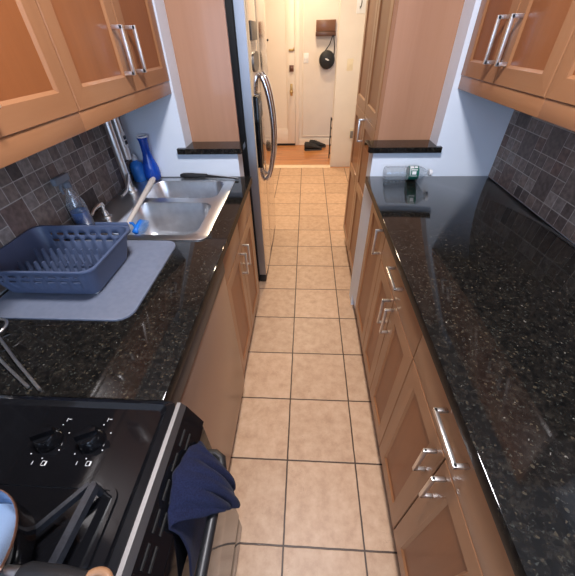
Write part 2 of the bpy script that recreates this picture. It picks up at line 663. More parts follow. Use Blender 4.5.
# back wall; its window opening is added for the blue fill
wb = MB()
wb.box(-1.05, -0.6, -1.6, -1.5, 0, 2.5).box(0.6, 1.07, -1.6, -1.5, 0, 2.5).box(-0.6, 0.6, -1.6, -1.5, 0, 1.0).box(-0.6, 0.6, -1.6, -1.5, 2.25, 2.5)
struct(wb.build('wall_back', M['white']))
wf = MB()
wf.box(-0.6, -0.55, -1.58, -1.5, 1.0, 2.25).box(0.55, 0.6, -1.58, -1.5, 1.0, 2.25).box(-0.55, 0.55, -1.58, -1.5, 1.0, 1.05).box(-0.55, 0.55, -1.58, -1.5, 2.2, 2.25)
struct(wf.build('added_window_1', M['white_plastic']))
# end walls: half height beside the aisle, full height towards the side walls
wl = MB()
wl.prism([(XL, 0), (-0.350, 0), (-0.350, 1.034), (-0.612, 1.034), (-0.612, 2.5), (XL, 2.5)], 'y', YE, 1.75)
struct(wl.build('wall_end_left', M['white'], smooth=0))
wr = MB()
wr.prism([(XR, 0), (0.336, 0), (0.336, 1.034), (0.636, 1.034), (0.636, 2.5), (XR, 2.5)], 'y', YE, 1.75)
struct(wr.build('wall_end_right', M['white'], smooth=0))
# granite caps of the half walls
cl = MB()
cl.prism([(-0.652, 1.612), (-0.326, 1.612), (-0.326, 1.749), (-0.611, 1.749), (-0.611, YE - 0.0005), (-0.652, YE - 0.0005)], 'z', 1.0345, 1.0605)
struct(cl.build('trim_2', M['granite'], smooth=0))
cr_ = MB()
cr_.prism([(0.656, 1.612), (0.318, 1.612), (0.306, 1.63), (0.306, 1.749), (0.635, 1.749), (0.635, YE - 0.0005), (0.656, YE - 0.0005)], 'z', 1.0345, 1.0605)
struct(cr_.build('trim_3', M['granite'], smooth=0))
# entry hall
sbox('wall_hall', M['cream'], -1.6, 2.2, 5.74, 5.86, 0, 2.5)
sbox('wall_hall_left', M['cream'], -1.7, -1.6, 4.58, 5.86, 0, 2.5)
sbox('wall_hall_right', M['cream'], 2.2, 2.3, 4.58, 5.86, 0, 2.5)
sbox('wall_pillar', M['cream'], 0.349, 1.07, 4.58, 4.72, 0, 2.5, bev=0.004)
sbox('wall_stub', M['cream'], -1.6, -0.915, 4.58, 4.70, 0, 2.5)
bb = MB().box(-0.125, 2.2, 5.722, 5.7395, 0.0, 0.10, bev=0.003)
bb.box(-0.125, 2.2, 5.715, 5.7395, 0.0, 0.025, bev=0.003)
struct(bb.build('baseboard_hall', M['cream_gloss']))
# picture-frame moulding on the hall wall
tm = MB()
for a in ((-0.075, -0.06, 0.15, 2.1), (0.60, 0.615, 0.15, 2.1)):
    tm.box(a[0], a[1], 5.728, 5.7395, a[2], a[3], bev=0.003)
tm.box(-0.075, 0.615, 5.728, 5.7395, 0.135, 0.15, bev=0.003)
struct(tm.build('trim_4', M['cream_gloss']))
# door casing and door
cs = MB()
cs.box(-0.19, -0.125, 5.712, 5.7395, 0, 2.06, bev=0.004).box(-1.16, -1.09, 5.712, 5.7395, 0, 2.06, bev=0.004).box(-1.16, -0.125, 5.712, 5.7395, 2.06, 2.13, bev=0.004)
struct(cs.build('trim_5', M['cream_gloss']))


def door_leaf(x0, x1, y, z0, z1):
    root = bpy.data.objects.new('door_1', None)
    COL.objects.link(root)
    root.location = ((x0 + x1) / 2, y, 0)
    struct(root)
    s = 0.115
    mb = MB()
    rails = [(z0, z0 + 0.22), (0.95, 1.07), (z1 - 0.12, z1)]
    mb.box(x0, x0 + s, y - 0.02, y + 0.015, z0, z1, bev=0.002).box(x1 - s, x1, y - 0.02, y + 0.015, z0, z1, bev=0.002)
    for a, b in (rails[0], rails[2]):
        mb.box(x0 + s, x1 - s, y - 0.02, y + 0.015, a, b, bev=0.002)
    mb.build('frame', M['cream_gloss'], root)
    pb = MB()
    za, zb = rails[0][1], rails[2][0]
    pb.box(x0 + s, x1 - s, y - 0.008, y + 0.01, za, zb)
    # bolection bead round the panel
    for bx in ((x0 + s, x0 + s + 0.014, za, zb), (x1 - s - 0.014, x1 - s, za, zb), (x0 + s, x1 - s, za, za + 0.014), (x0 + s, x1 - s, zb - 0.014, zb)):
        pb.box(bx[0], bx[1], y - 0.015, y, bx[2], bx[3], bev=0.004)
    pb.build('panel', M['cream_gloss'], root)
    lk_x = x1 - 0.05
    n = MB().box(lk_x - 0.035, lk_x + 0.03, y - 0.035, y - 0.0205, 1.30, 1.328, bev=0.003).box(lk_x + 0.032, lk_x + 0.046, y - 0.033, y - 0.0205, 1.305, 1.345, bev=0.002)
    lab(n.build('night_latch', M['brass'], root), 'brass surface bolt')
    n = MB().box(lk_x - 0.03, lk_x + 0.035, y - 0.045, y - 0.0205, 1.055, 1.135, bev=0.004)
    n.lathe([(0.014, 0), (0.014, 0.014), (0.009, 0.018)], (lk_x, y - 0.045, 1.095), 16, (0, -1, 0))
    lab(n.build('deadbolt', M['copper'], root), 'reddish brown deadbolt case')
    n = MB().box(lk_x - 0.022, lk_x + 0.016, y - 0.026, y - 0.0205, 0.74, 0.90, bev=0.002)
    pl = n.build('escutcheon', M['brass'], root)
    k = MB().lathe([(0.010, 0), (0.010, 0.03), (0.024, 0.036), (0.028, 0.05), (0.02, 0.064), (0.004, 0.068)], (lk_x - 0.003, y - 0.026, 0.80), 20, (0, -1, 0))
    k.build('knob', M['brass'], pl)
    lab(MB().lathe([(0.014, 0), (0.014, 0.006), (0.009, 0.01)], (-0.585, y - 0.0085, 1.435), 16, (0, -1, 0)).build('peephole', M['black'], root), 'black peephole')
    MB().box(x0, x1, y - 0.022, y + 0.01, 0.003, z0 - 0.001).build('door_sweep', M['black_rubber'], root)
    return root


door_leaf(-1.09, -0.193, 5.722, 0.035, 2.055)


# slate mosaic backsplashes
def mosaic(name, xw, dirx, y0, y1, z0, z1, seed):
    rnd = random.Random(seed)
    P = 0.0490
    nu, nv = int((y1 - y0) / P) + 1, int((z1 - z0) / P) + 1
    used = set()
    mb = MB()
    xa, xb = sorted((xw + dirx * 0.0005, xw + dirx * 0.0079))
    mb.box(xa, xb, y0, y1, z0, z1, mi=0)
    t = 0.0032
    for v in range(nv):
        for u in range(nu):
            if (u, v) in used:
                continue
            s = 1
            if rnd.random() < 0.15 and u + 1 < nu and v + 1 < nv and not ({(u + 1, v), (u, v + 1), (u + 1, v + 1)} & used):
                s = 2
            for a in range(s):
                for b in range(s):
                    used.add((u + a, v + b))
            ya, yb = y1 - (u + s) * P + t / 2, y1 - u * P - t / 2
            za, zb = z0 + v * P + t / 2, min(z0 + (v + s) * P - t / 2, z1)
            ya = max(ya, y0)
            if yb - ya < 0.004 or zb - za < 0.004:
                continue
            x1_, x2_ = sorted((xw + dirx * 0.004, xw + dirx * (0.0084 + rnd.random() * 0.0008)))
            mb.box(x1_, x2_, ya, yb, za, zb, bev=0.0006, mi=1 + rnd.choices(range(7), (5, 4, 4, 2, 4, 2, 3))[0], seg=1)
    return struct(mb.build(name, [M['grout']] + SLATE))


mosaic('wall_left_tiling', XL, 1, -0.45, YE - 0.001, CZ + 0.0005, 1.3595, 3)
mosaic('wall_right_tiling', XR, -1, -0.45, YE - 0.001, CZ + 0.0005, 1.3595, 5)


# ------------------------------------------------------------------ cabinets
def shaker_door(parent, xf, side, y0, y1, z0, z1, name='door', th=0.019, stile=0.06, hmat='wood_h'):
    """side = +1: the front looks towards +x (left run); -1: towards -x (right run). xf = x of the front face"""
    b = side
    xb = xf - b * th
    mb = MB()
    rec = 0.007
    bw = 0.008
    O = [(y0, z0), (y1, z0), (y1, z1), (y0, z1)]
    I = [(y0 + stile, z0 + stile), (y1 - stile, z0 + stile), (y1 - stile, z1 - stile), (y0 + stile, z1 - stile)]
    J = [(y0 + stile + bw, z0 + stile + bw), (y1 - stile - bw, z0 + stile + bw), (y1 - stile - bw, z1 - stile - bw), (y0 + stile + bw, z1 - stile - bw)]
    e = 0.0022
    OO = [(y0 + e, z0 + e), (y1 - e, z0 + e), (y1 - e, z1 - e), (y0 + e, z1 - e)]
    for k in range(4):
        j = (k + 1) % 4
        mi = 1 if k in (0, 2) else 0
        V = lambda p, x: (x, p[0], p[1])
        mb.quad([V(OO[k], xf), V(OO[j], xf), V(I[j], xf), V(I[k], xf)], mi)
        mb.quad([V(I[k], xf), V(I[j], xf), V(J[j], xf - b * rec), V(J[k], xf - b * rec)], mi)
        mb.quad([V(O[k], xf - b * e), V(O[j], xf - b * e), V(OO[j], xf), V(OO[k], xf)], mi)
        mb.quad([V(O[k], xb), V(O[j], xb), V(O[j], xf - b * e), V(O[k], xf - b * e)], mi)
    mb.quad([(xb, *p) for p in O], 0)
    bmesh.ops.remove_doubles(mb.bm, verts=mb.bm.verts[:], dist=1e-5)
    d = mb.build(name, [M['wood_v'], M[hmat]], parent, smooth=0)
    p = MB()
    xp0, xp1 = sorted((xf - b * (rec + 0.004), xf - b * (rec - 0.0004)))
    p.box(xp0, xp1, J[0][0] - 0.001, J[1][0] + 0.001, J[0][1] - 0.001, J[2][1] + 0.001)
    p.build('panel', M['wood_panel'], d, smooth=0)
    return d


def slab_front(parent, xf, side, y0, y1, z0, z1, name='drawer', th=0.019):
    xa, xb = sorted((xf, xf - side * th))
    return MB().box(xa, xb, y0, y1, z0, z1, bev=0.0022).build(name, M['wood_h'], parent)


def pull(parent, xf, side, p0, p1, proj=0.032, w=0.0095, name='handle'):
    """square bar pull between two (y,z) points on the front face"""
    mb = MB()
    h = w / 2
    (ya, za), (yb, zb) = p0, p1
    xo = xf + side * proj
    xa, xb = sorted((xo - side * w, xo))
    xm = sorted((xf + side * 0.0003, xo - side * 0.001))
    mb.box(xa, xb, min(ya, yb) - h, max(ya, yb) + h, min(za, zb) - h, max(za, zb) + h, bev=0.0015)
    for y, z in (p0, p1):
        mb.box(xm[0], xm[1], y - h, y + h, z - h, z + h, bev=0.001)
    return mb.build(name, M['nickel'], parent)


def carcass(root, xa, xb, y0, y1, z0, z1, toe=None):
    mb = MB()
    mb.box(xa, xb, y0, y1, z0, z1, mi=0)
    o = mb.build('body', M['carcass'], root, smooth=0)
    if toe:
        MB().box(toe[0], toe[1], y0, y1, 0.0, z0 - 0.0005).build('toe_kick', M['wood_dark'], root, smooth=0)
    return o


g = 0.0020
ZB, ZT = 0.112, 0.872
# --- right run of base cabinets, front face x = 0.335
RF = 0.335


def base_right(label, y0, y1):
    r = thing('base_cabinet', label, 'cabinet', (0.64, (y0 + y1) / 2, 0))
    carcass(r, RF + 0.0195, XR - 0.012, y0 + 0.0005, y1 - 0.0005, 0.10, 0.8795, toe=(0.378, 0.40))
    return r


r = base_right('narrow maple base cabinet with one tall door, beside the white wall end', 1.142, 1.49)
d = shaker_door(r, RF, -1, 1.142 + g, 1.49 - g, ZB, ZT)
pull(d, RF, -1, (1.196, 0.838), (1.196, 0.722))
# filler between the narrow cabinet and the wall end
fb = MB().box(RF + 0.001, RF + 0.02, 1.4905, YE - 0.0005, 0.10, 0.8795).build('filler_strip', M['white'], r, smooth=0)
lab(fb, 'white filler strip')

r = base_right('maple base cabinet right of the narrow one, short drawer over two doors with paired pulls', 0.605, 1.142)
d = slab_front(r, RF, -1, 0.605 + g, 1.142 - g, 0.728, ZT)
pull(d, RF, -1, (0.822, 0.82), (0.945, 0.82))
d = shaker_door(r, RF, -1, 0.8735 + g, 1.142 - g, ZB, 0.725)
pull(d, RF, -1, (0.908, 0.692), (0.908, 0.573))
d = shaker_door(r, RF, -1, 0.605 + g, 0.8735 - g, ZB, 0.725)
pull(d, RF, -1, (0.853, 0.692), (0.853, 0.573))

r = base_right('maple base cabinet nearest the camera on the right, drawer over two doors', 0.068, 0.605)
d = slab_front(r, RF, -1, 0.068 + g, 0.605 - g, 0.728, ZT)
pull(d, RF, -1, (0.266, 0.82), (0.385, 0.82))
d = shaker_door(r, RF, -1, 0.3200 + g, 0.605 - g, ZB, 0.725)
pull(d, RF, -1, (0.350, 0.690), (0.350, 0.580))
d = shaker_door(r, RF, -1, 0.068 + g, 0.3200 - g, ZB, 0.725)
pull(d, RF, -1, (0.287, 0.690), (0.287, 0.580))

# --- sink base, front face x = -0.308
LF = -0.308
r = thing('sink_base_cabinet', 'maple sink base cabinet with two false drawer fronts and two doors, between dishwasher and fridge', 'cabinet', (-0.6, 1.265, 0))
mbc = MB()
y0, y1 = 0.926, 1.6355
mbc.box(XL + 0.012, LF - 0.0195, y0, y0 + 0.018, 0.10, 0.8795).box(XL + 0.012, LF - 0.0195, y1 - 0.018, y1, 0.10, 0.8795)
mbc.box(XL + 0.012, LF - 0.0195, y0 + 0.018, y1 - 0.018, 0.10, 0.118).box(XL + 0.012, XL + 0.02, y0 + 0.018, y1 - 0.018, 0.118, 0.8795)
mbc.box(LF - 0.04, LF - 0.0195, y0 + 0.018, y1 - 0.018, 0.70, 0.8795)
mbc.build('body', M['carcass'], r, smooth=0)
MB().box(-0.375, -0.352, y0, y1, 0, 0.0995).build('toe_kick', M['wood_dark'], r, smooth=0)
for a, b in ((0.926, 1.268), (1.268, 1.61)):
    slab_front(r, LF, 1, a + g, b - g, 0.728, ZT, 'false_drawer_front')
d = shaker_door(r, LF, 1, 0.926 + g, 1.268 - g, ZB, 0.725)
pull(d, LF, 1, (1.225, 0.690), (1.225, 0.578))
d = shaker_door(r, LF, 1, 1.268 + g, 1.61 - g, ZB, 0.725)
pull(d, LF, 1, (1.305, 0.690), (1.305, 0.578))
MB().box(LF - 0.019, LF, 1.6115, 1.6355, ZB, ZT, bev=0.001).build('filler_strip', M['wood_v'], r)

# --- dishwasher
r = thing('dishwasher', 'bronze-toned steel dishwasher front under the left counter, beside the black range', 'dishwasher', (-0.6, 0.628, 0))
MB().box(XL + 0.03, -0.325, 0.337, 0.9235, 0.10, 0.876).build('body', M['black'], r, smooth=0)
MB().box(-0.324, -0.300, 0.340, 0.9205, 0.10, 0.806, bev=0.004).build('door_panel', M['dw_steel'], r)
MB().box(-0.324, -0.296, 0.340, 0.9205, 0.809, 0.874, bev=0.004).build('control_strip', M['dw_strip'], r)
MB().box(-0.37, -0.345, 0.337, 0.9235, 0.0, 0.0995).build('toe_kick', M['black'], r, smooth=0)


# --- upper cabinets
def upper(label, side, xf, xw, y0, ym, y1, handles, rail_to):
    r = thing('wall_cabinet', label, 'cabinet', ((xf + xw) / 2, (y0 + y1) / 2, 1.36))
    xa, xb = sorted((xf - side * 0.0195, xw))
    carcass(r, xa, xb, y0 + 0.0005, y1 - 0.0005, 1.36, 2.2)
    d1 = shaker_door(r, xf, side, y0 + g, ym - g, 1.345, 2.2, stile=0.05)
    d2 = shaker_door(r, xf, side, ym + g, y1 - g, 1.345, 2.2, stile=0.05)
    for d, y in zip((d1, d2), handles):
        pull(d, xf, side, (y, 1.405), (y, 1.525), proj=0.036, w=0.011)
    xa, xb = sorted((xf - side * 0.004, xf - side * 0.024))
    MB().box(xa, xb, y0 + 0.0005, y1 - 0.0005, 1.296, 1.3445, bev=0.0015).build('light_rail', M['wood_h'], r)
    return r


ULF, URF = -0.618, 0.655
upper('maple wall cabinet above the sink, two doors with paired pulls at the middle', 1, ULF, XL + 0.0008, 0.925, 1.287, YE - 0.0015, (1.240, 1.334), 0)
upper('maple wall cabinet at the left edge of the photo, above the dish rack', 1, ULF, XL + 0.0008, 0.215, 0.57, 0.925, (0.51, 0.640), 0)
upper('maple wall cabinet above the right counter, nearest the white end wall', -1, URF, XR - 0.0008, 1.028, 1.335, YE - 0.0015, (1.290, 1.378), 0)
upper('maple wall cabinet cut by the right edge of the photo', -1, URF, XR - 0.0008, 0.42, 0.724, 1.028, (0.68, 0.768), 0)

# --- tall pantry (right) and fridge side panel (left)
PF = 0.353
r = thing('pantry_cabinet', 'tall maple pantry cabinet behind the right half wall, reaching past the top of the photo', 'cabinet', (0.65, 2.16, 0))
MB().box(PF + 0.0195, 0.935, 1.7515, 2.57, 0.10, 2.3).build('body', M['wood_side'], r, smooth=0)
MB().box(PF + 0.003, PF + 0.019, 1.7515, 1.757, 0.10, 2.3).build('edge_strip', M['wood_v'], r, smooth=0)
MB().box(PF + 0.045, PF + 0.06, 1.7515, 2.57, 0.0, 0.0995).build('toe_kick', M['wood_dark'], r, smooth=0)
for a, b, hy in ((1.7585, 2.150, 2.115), (2.150, 2.57, None)):
    d = shaker_door(r, PF, -1, a + g, b - g, 1.108, 2.3)
    d = shaker_door(r, PF, -1, a + g, b - g, ZB, 1.105)
    MB().box(PF - 0.001, PF + 0.012, a + 0.058, b - 0.058, 0.650, 0.712, bev=0.002).build('middle_rail', M['wood_h'], d)
    if hy:
        pull(d, PF, -1, (hy, 1.085), (hy, 0.965), proj=0.036, w=0.010)
lp = MB().box(-0.90, -0.357, 1.752, 1.771, 0, 2.3, bev=0.001).build('fridge_side_panel', M['wood_side'])
tag(lp, 'tall plain maple panel standing behind the left half wall, beside the fridge', 'panel')

# ------------------------------------------------------------------ fridge
r = thing('fridge', 'stainless steel side-by-side fridge with bowed chrome handles on the left of the aisle', 'fridge', (-0.6, 2.31, 0))
MB().box(-0.905, -0.3435, 1.866, 2.757, 0.02, 1.78, bev=0.004).build('body', mat('fridge black side', (0.004, 0.004, 0.005), 0.5, spec=0.2), r)
MB().box(-0.343, -0.292, 1.876, 2.747, 0.012, 0.072, bev=0.006).build('toe_grille', M['black'], r)


def fridge_door(y0, y1, name):
    n = 14
    prof = []
    for i in range(n + 1):
        t = i / n
        y = y0 + 0.006 + (y1 - y0 - 0.012) * t
        prof.append((-0.288 + 0.005 * (1 - (2 * t - 1) ** 4), y))
    poly = [(-0.338, y0), (-0.290, y0)] + prof + [(-0.290, y1), (-0.338, y1)]
    mb = MB().prism(poly, 'z', 0.082, 1.76)
    for f in mb.bm.faces:
        c = f.calc_center_median()
        if c.y < y0 + 0.002 or c.y > y1 - 0.002:
            f.material_index = 1
    return mb.build(name, [M['fridge_steel'], M['fridge_edge']], r, smooth=25)


fd = fridge_door(1.868, 2.228, 'freezer_door')
rd = fridge_door(2.232, 2.756, 'fridge_door')
MB().box(-0.3435, -0.3385, 1.874, 2.75, 0.09, 1.75).build('door_gasket', M['black_rubber'], r, smooth=0)


def bowed(y, z0, z1, d, name):
    pts, rs = [], []
    n = 20
    pts.append((-0.285, y, z0 + 0.012))
    rs.append(0.010)
    for i in range(n + 1):
        t = i / n
        pts.append((-0.276 + 0.062 * math.sin(math.pi * t) ** 0.6, y, z0 + (z1 - z0) * t))
        rs.append(0.0165)
    pts.append((-0.285, y, z1 - 0.012))
    rs.append(0.010)
    return MB().tube(pts, rs, 14).build(name, M['chrome'], d, smooth=60)


bowed(2.175, 0.70, 1.315, fd, 'handle')
bowed(2.285, 0.70, 1.315, rd, 'handle')
dm = MB().box(-0.2845, -0.264, 1.925, 2.09, 0.86, 1.24, bev=0.006)
dp = lab(dm.build('water_dispenser', M['black_gloss'], fd), 'black water dispenser')
MB().box(-0.2645, -0.262, 1.945, 2.07, 1.13, 1.20, bev=0.001).build('dispenser_panel', M['grey_plastic'], dp)
m1 = MB().box(-0.2828, -0.2772, 1.955, 2.17, 1.475, 1.552, bev=0.003).build('fridge_reflection', M['reflection'])  # reflections in the door steel, built as two thin grey plates
tag(m1, 'square grey magnet on the fridge door, the upper of two', 'reflection')
m2 = MB().prism([(2.06 + 0.105 * math.copysign(abs(math.cos(t)) ** 0.6, math.cos(t)), 1.385 + 0.045 * math.copysign(abs(math.sin(t)) ** 0.6, math.sin(t))) for t in [2 * math.pi * (i + 0.5) / 20 for i in range(20)]], 'x', -0.2828, -0.2772).build('fridge_reflection', M['reflection'])
tag(m2, 'rounded grey magnet on the fridge door, the lower of two', 'reflection')

# ------------------------------------------------------------------ worktops
SX0, SX1, SY0, SY1 = -0.900, -0.367, 0.975, 1.600      # sink rim outline
ct = MB()
CF = -0.288
z0, z1 = CZ - CT, CZ
ct.box(XL + 0.0095, CF, 0.331, SY0 + 0.012, z0, z1, bev=0.003)
ct.box(XL + 0.0095, CF, SY1 - 0.012, YE - 0.0015, z0, z1, bev=0.0)
ct.box(SX1 - 0.012, CF, SY0 + 0.012, SY1 - 0.012, z0, z1, bev=0.0)
ct.box(XL + 0.0095, SX0 + 0.012, SY0 + 0.012, SY1 - 0.012, z0, z1)
def edge_slot(mb):
    for f in mb.bm.faces:
        f.normal_update()
        f.material_index = 1 if abs(f.normal.z) < 0.5 else 0


edge_slot(ct)
o = ct.build('worktop', [M['granite'], M['granite_edge']])
tag(o, 'black speckled granite worktop holding the sink and the blue dish rack', 'worktop')
cq = MB().box(0.313, XR - 0.0100, -0.45, YE - 0.0015, z0, z1, bev=0.003)
edge_slot(cq)
o = cq.build('worktop', [M['granite'], M['granite_edge']])
tag(o, 'black polished granite worktop along the right wall, bare except a bottle', 'worktop')

# ------------------------------------------------------------------ sink
r = thing('sink', 'stainless steel double bowl sink set in the left granite counter', 'sink', (-0.63, 1.29, CZ))


def hole_plate(outer, holes, z):
    bm = bmesh.new()
    es = []
    for lp in [outer] + holes:
        vs = [bm.verts.new((p[0], p[1], z)) for p in lp]
        for i in range(len(vs)):
            es.append(bm.edges.new((vs[i], vs[(i + 1) % len(vs)])))
    bmesh.ops.triangle_fill(bm, edges=es, use_beauty=True)
    for f in bm.faces:
        if f.normal.z < 0:
            f.normal_flip()
    return bm


zr = CZ + 0.004
b_near = rrect(-0.765, -0.412, 1.005, 1.297, 0.055, 8)
b_far = rrect(-0.775, -0.412, 1.345, 1.562, 0.05, 8)
outer = rrect(SX0, SX1, SY0, SY1, 0.035, 8)
mb = MB()
mb.bm.free()
mb.bm = hole_plate(outer, [b_near, b_far], zr)
o2 = rrect(SX0 - 0.003, SX1 + 0.003, SY0 - 0.003, SY1 + 0.003, 0.038, 8)
mb.loft([[(p[0], p[1], CZ + 0.0003) for p in o2], [(p[0], p[1], CZ + 0.0022) for p in o2], [(p[0], p[1], zr) for p in outer]], False, False)
bmesh.ops.remove_doubles(mb.bm, verts=mb.bm.verts[:], dist=1e-5)
mb.build('rim', M['steel'], r, smooth=40, recalc=False)


def bowl(x0, x1, y0, y1, rr, depth, drain):
    mb = MB()
    loops = []
    for inset, z, rad in ((0, zr, rr), (0.004, zr - 0.006, rr), (0.012, zr - depth * 0.6, rr), (0.020, zr - depth + 0.03, rr), (0.032, zr - depth + 0.008, rr), (0.055, zr - depth, rr * 0.8), (0.10, zr - depth - 0.002, rr * 0.6)):
        loops.append([(p[0], p[1], z) for p in rrect(x0 + inset, x1 - inset, y0 + inset, y1 - inset, rad, 8)])
    mb.loft(loops, False, True)
    o = mb.build('bowl', M['steel_bowl'], r, smooth=60, recalc=False)
    for f in o.data.polygons:
        pass
    me = o.data
    me.flip_normals()
    cx, cy = drain
    MB().lathe([(0.042, 0), (0.042, 0.002), (0.034, 0.003), (0.030, -0.0005), (0.006, -0.0005), (0.004, 0.006)], (cx, cy, zr - depth - 0.0015), 24).build('drain', M['steel'], o)
    return o


bowl(-0.765, -0.412, 1.005, 1.297, 0.055, 0.165, (-0.62, 1.16))
bowl(-0.775, -0.412, 1.345, 1.562, 0.05, 0.15, (-0.62, 1.455))

# faucet: tall column, gooseneck turned along the wall, pull-down head
FX, FY = -0.852, 1.425
r = thing('faucet', 'tall brushed steel pull-down faucet at the back of the sink', 'faucet', (FX, FY, zr))
MB().lathe([(0.030, 0), (0.030, 0.004), (0.024, 0.010), (0.0215, 0.02)], (FX, FY, zr + 0.0002), 28).build('base', M['nickel'], r)
pts = [(FX, FY, zr + 0.02), (FX, FY, 1.10), (FX, FY, 1.24)]
ay, rad = FY + 0.0425, 0.0425
for i in range(1, 13):
    a = math.pi - math.pi * i / 12
    pts.append((FX - 0.012 * i / 12, ay + rad * math.cos(a), 1.275 + rad * math.sin(a)))
MB().tube(pts, 0.0165, 20).build('spout', M['nickel'], r, smooth=60)
sh = MB()
hx, hy = FX - 0.012, FY + 0.085
sh.lathe([(0.0175, 0.235), (0.0185, 0.20), (0.0195, 0.13), (0.021, 0.04), (0.020, 0.0), (0.015, -0.002)], (hx, hy, 1.045), 24)
hd = lab(sh.build('spray_head', M['nickel'], r, smooth=60), 'spray head with two black buttons')
lab(MB().box(hx + 0.0170, hx + 0.0205, hy - 0.017, hy + 0.011, 1.10, 1.165, bev=0.003).build('button_panel', M['white_plastic'], hd), 'white button panel')
for k in range(2):
    zc = 1.12 + 0.022 * k
    MB().box(hx + 0.0185, hx + 0.0235, hy - 0.013, hy + 0.007, zc - 0.008, zc + 0.008, bev=0.002).build('button', M['black'], hd)
MB().tube([(FX + 0.015, FY - 0.01, 1.0), (FX + 0.03, FY - 0.05, 0.985), (FX + 0.045, FY - 0.11, 0.965), (FX + 0.05, FY - 0.165, 0.962)], [0.011, 0.008, 0.0065, 0.006], 12).build('lever', M['nickel'], r, smooth=60)

# soap dispenser
r = thing('soap_dispenser', 'short chrome soap pump on the sink ledge in front of the mosaic tiles', 'soap dispenser', (-0.838, 1.155, zr))
MB().lathe([(0.021, 0), (0.021, 0.004), (0.014, 0.008), (0.0125, 0.022), (0.008, 0.026), (0.007, 0.045)], (-0.838, 1.155, zr + 0.0002), 24).build('base', M['nickel'], r)
MB().tube([(-0.838, 1.155, 0.962), (-0.838, 1.155, 0.972), (-0.838, 1.140, 0.977), (-0.838, 1.10, 0.974), (-0.838, 1.075, 0.962)], [0.011, 0.010, 0.0075, 0.006, 0.005], 14).build('nozzle', M['nickel'], r, smooth=60)

# ------------------------------------------------------------------ bottles by the sink
r = thing('glass_vase', 'cobalt blue glass vase with flared rim behind the sink, by the white wall', 'vase', (-0.80, 1.604, CZ))
vx, vy = -0.800, 1.586
r.location = (vx, vy, zr)
prof = [(0.033, 0.0), (0.038, 0.004), (0.0405, 0.03), (0.0395, 0.055), (0.033, 0.083), (0.0245, 0.110), (0.0205, 0.135), (0.0200, 0.165), (0.0215, 0.190), (0.0265, 0.206), (0.0245, 0.206), (0.0185, 0.188), (0.0170, 0.165), (0.0175, 0.135), (0.0215, 0.108), (0.030, 0.081), (0.036, 0.055), (0.037, 0.03), (0.031, 0.010)]
MB().lathe(prof, (vx, vy, zr + 0.0003), 36, cap0=True, cap1=True).build('vase_body', M['blue_glass'], r, smooth=60)
lab(MB().lathe([(0.0265, 0.2065), (0.0275, 0.210), (0.0255, 0.213), (0.0245, 0.2065)], (vx, vy, zr + 0.0003), 36, cap0=False, cap1=False).build('rim', M['white_plastic'], r, smooth=60), 'pale rim')

r = thing('dish_soap_bottle', 'squat bottle of bright blue dish liquid between the faucet and the vase', 'bottle', (-0.862, 1.56, CZ))
bx, by = -0.868, 1.578
r.location = (bx, by, CZ)
bprof = [(0.030, 0), (0.0335, 0.004), (0.0355, 0.05), (0.0345, 0.075), (0.027, 0.092), (0.013, 0.10), (0.011, 0.106)]
MB().lathe(bprof, (bx, by, CZ + 0.0003), 32).build('bottle_body', M['blue_liquid'], r, smooth=60)
lab(MB().lathe([(0.014, 0.1065), (0.014, 0.122), (0.007, 0.125), (0.006, 0.135)], (bx, by, CZ + 0.0003), 24).build('cap', M['white_plastic'], r), 'white cap')

r = thing('spray_bottle', 'clear spray bottle half full of blue cleaner, standing behind the dish rack', 'bottle', (-0.868, 1.083, CZ))
sx_, sy_ = -0.868, 1.06
r.location = (sx_, sy_, CZ)
MB().lathe([(0.030, 0.0), (0.033, 0.003), (0.033, 0.085), (0.030, 0.11), (0.018, 0.14), (0.012, 0.155), (0.012, 0.168)], (sx_, sy_, CZ + 0.0003), 32, cap1=False).build('bottle_body', M['clear'], r, smooth=60)
lab(MB().lathe([(0.028, 0.002), (0.0305, 0.004), (0.0305, 0.075)], (sx_, sy_, CZ + 0.0006), 32).build('liquid', M['blue_liquid'], r, smooth=60), 'blue cleaning liquid')
t_ = MB().lathe([(0.0145, 0.168), (0.0145, 0.185), (0.010, 0.19)], (sx_, sy_, CZ + 0.0003), 20)
t_.box(sx_ - 0.010, sx_ + 0.010, sy_ - 0.055, sy_ + 0.02, CZ + 0.190, CZ + 0.215, bev=0.004)
t_.tube([(sx_, sy_ - 0.02, CZ + 0.192), (sx_, sy_ - 0.035, CZ + 0.175), (sx_, sy_ - 0.032, CZ + 0.155)], 0.005, 8)
t_.build('trigger_head', mat('smoky clear plastic', (0.32, 0.38, 0.46), 0.2, trans=0.5), r)

# black peeler-like tool on the back rim
r = thing('kitchen_tongs', 'closed black-handled tongs lying along the rear edge of the sink', 'tongs', (-0.5, 1.615, CZ + 0.01))
pA, pB, pC = Vector((-0.665, 1.612, CZ + 0.0145)), Vector((-0.52, 1.613, CZ + 0.0135)), Vector((-0.35, 1.580, CZ + 0.0095))
MB().tube([pA, pA.lerp(pB, 0.12), pA.lerp(pB, 0.4), pA.lerp(pB, 0.8), pB], [0.006, 0.0125, 0.013, 0.010, 0.0085], 14).build('grip', M['black_rubber'], r, smooth=60)
for s in (-1, 1):
    o_ = Vector((0.0, 0.0042 * s, 0))
    MB().tube([pB + o_, pB.lerp(pC, 0.3) + o_, pB.lerp(pC, 0.8) + o_, pC + o_ * 1.6], [0.005, 0.0045, 0.0035, 0.003], 8).build('arm', M['steel'] if s > 0 else M['black'], r, smooth=60)

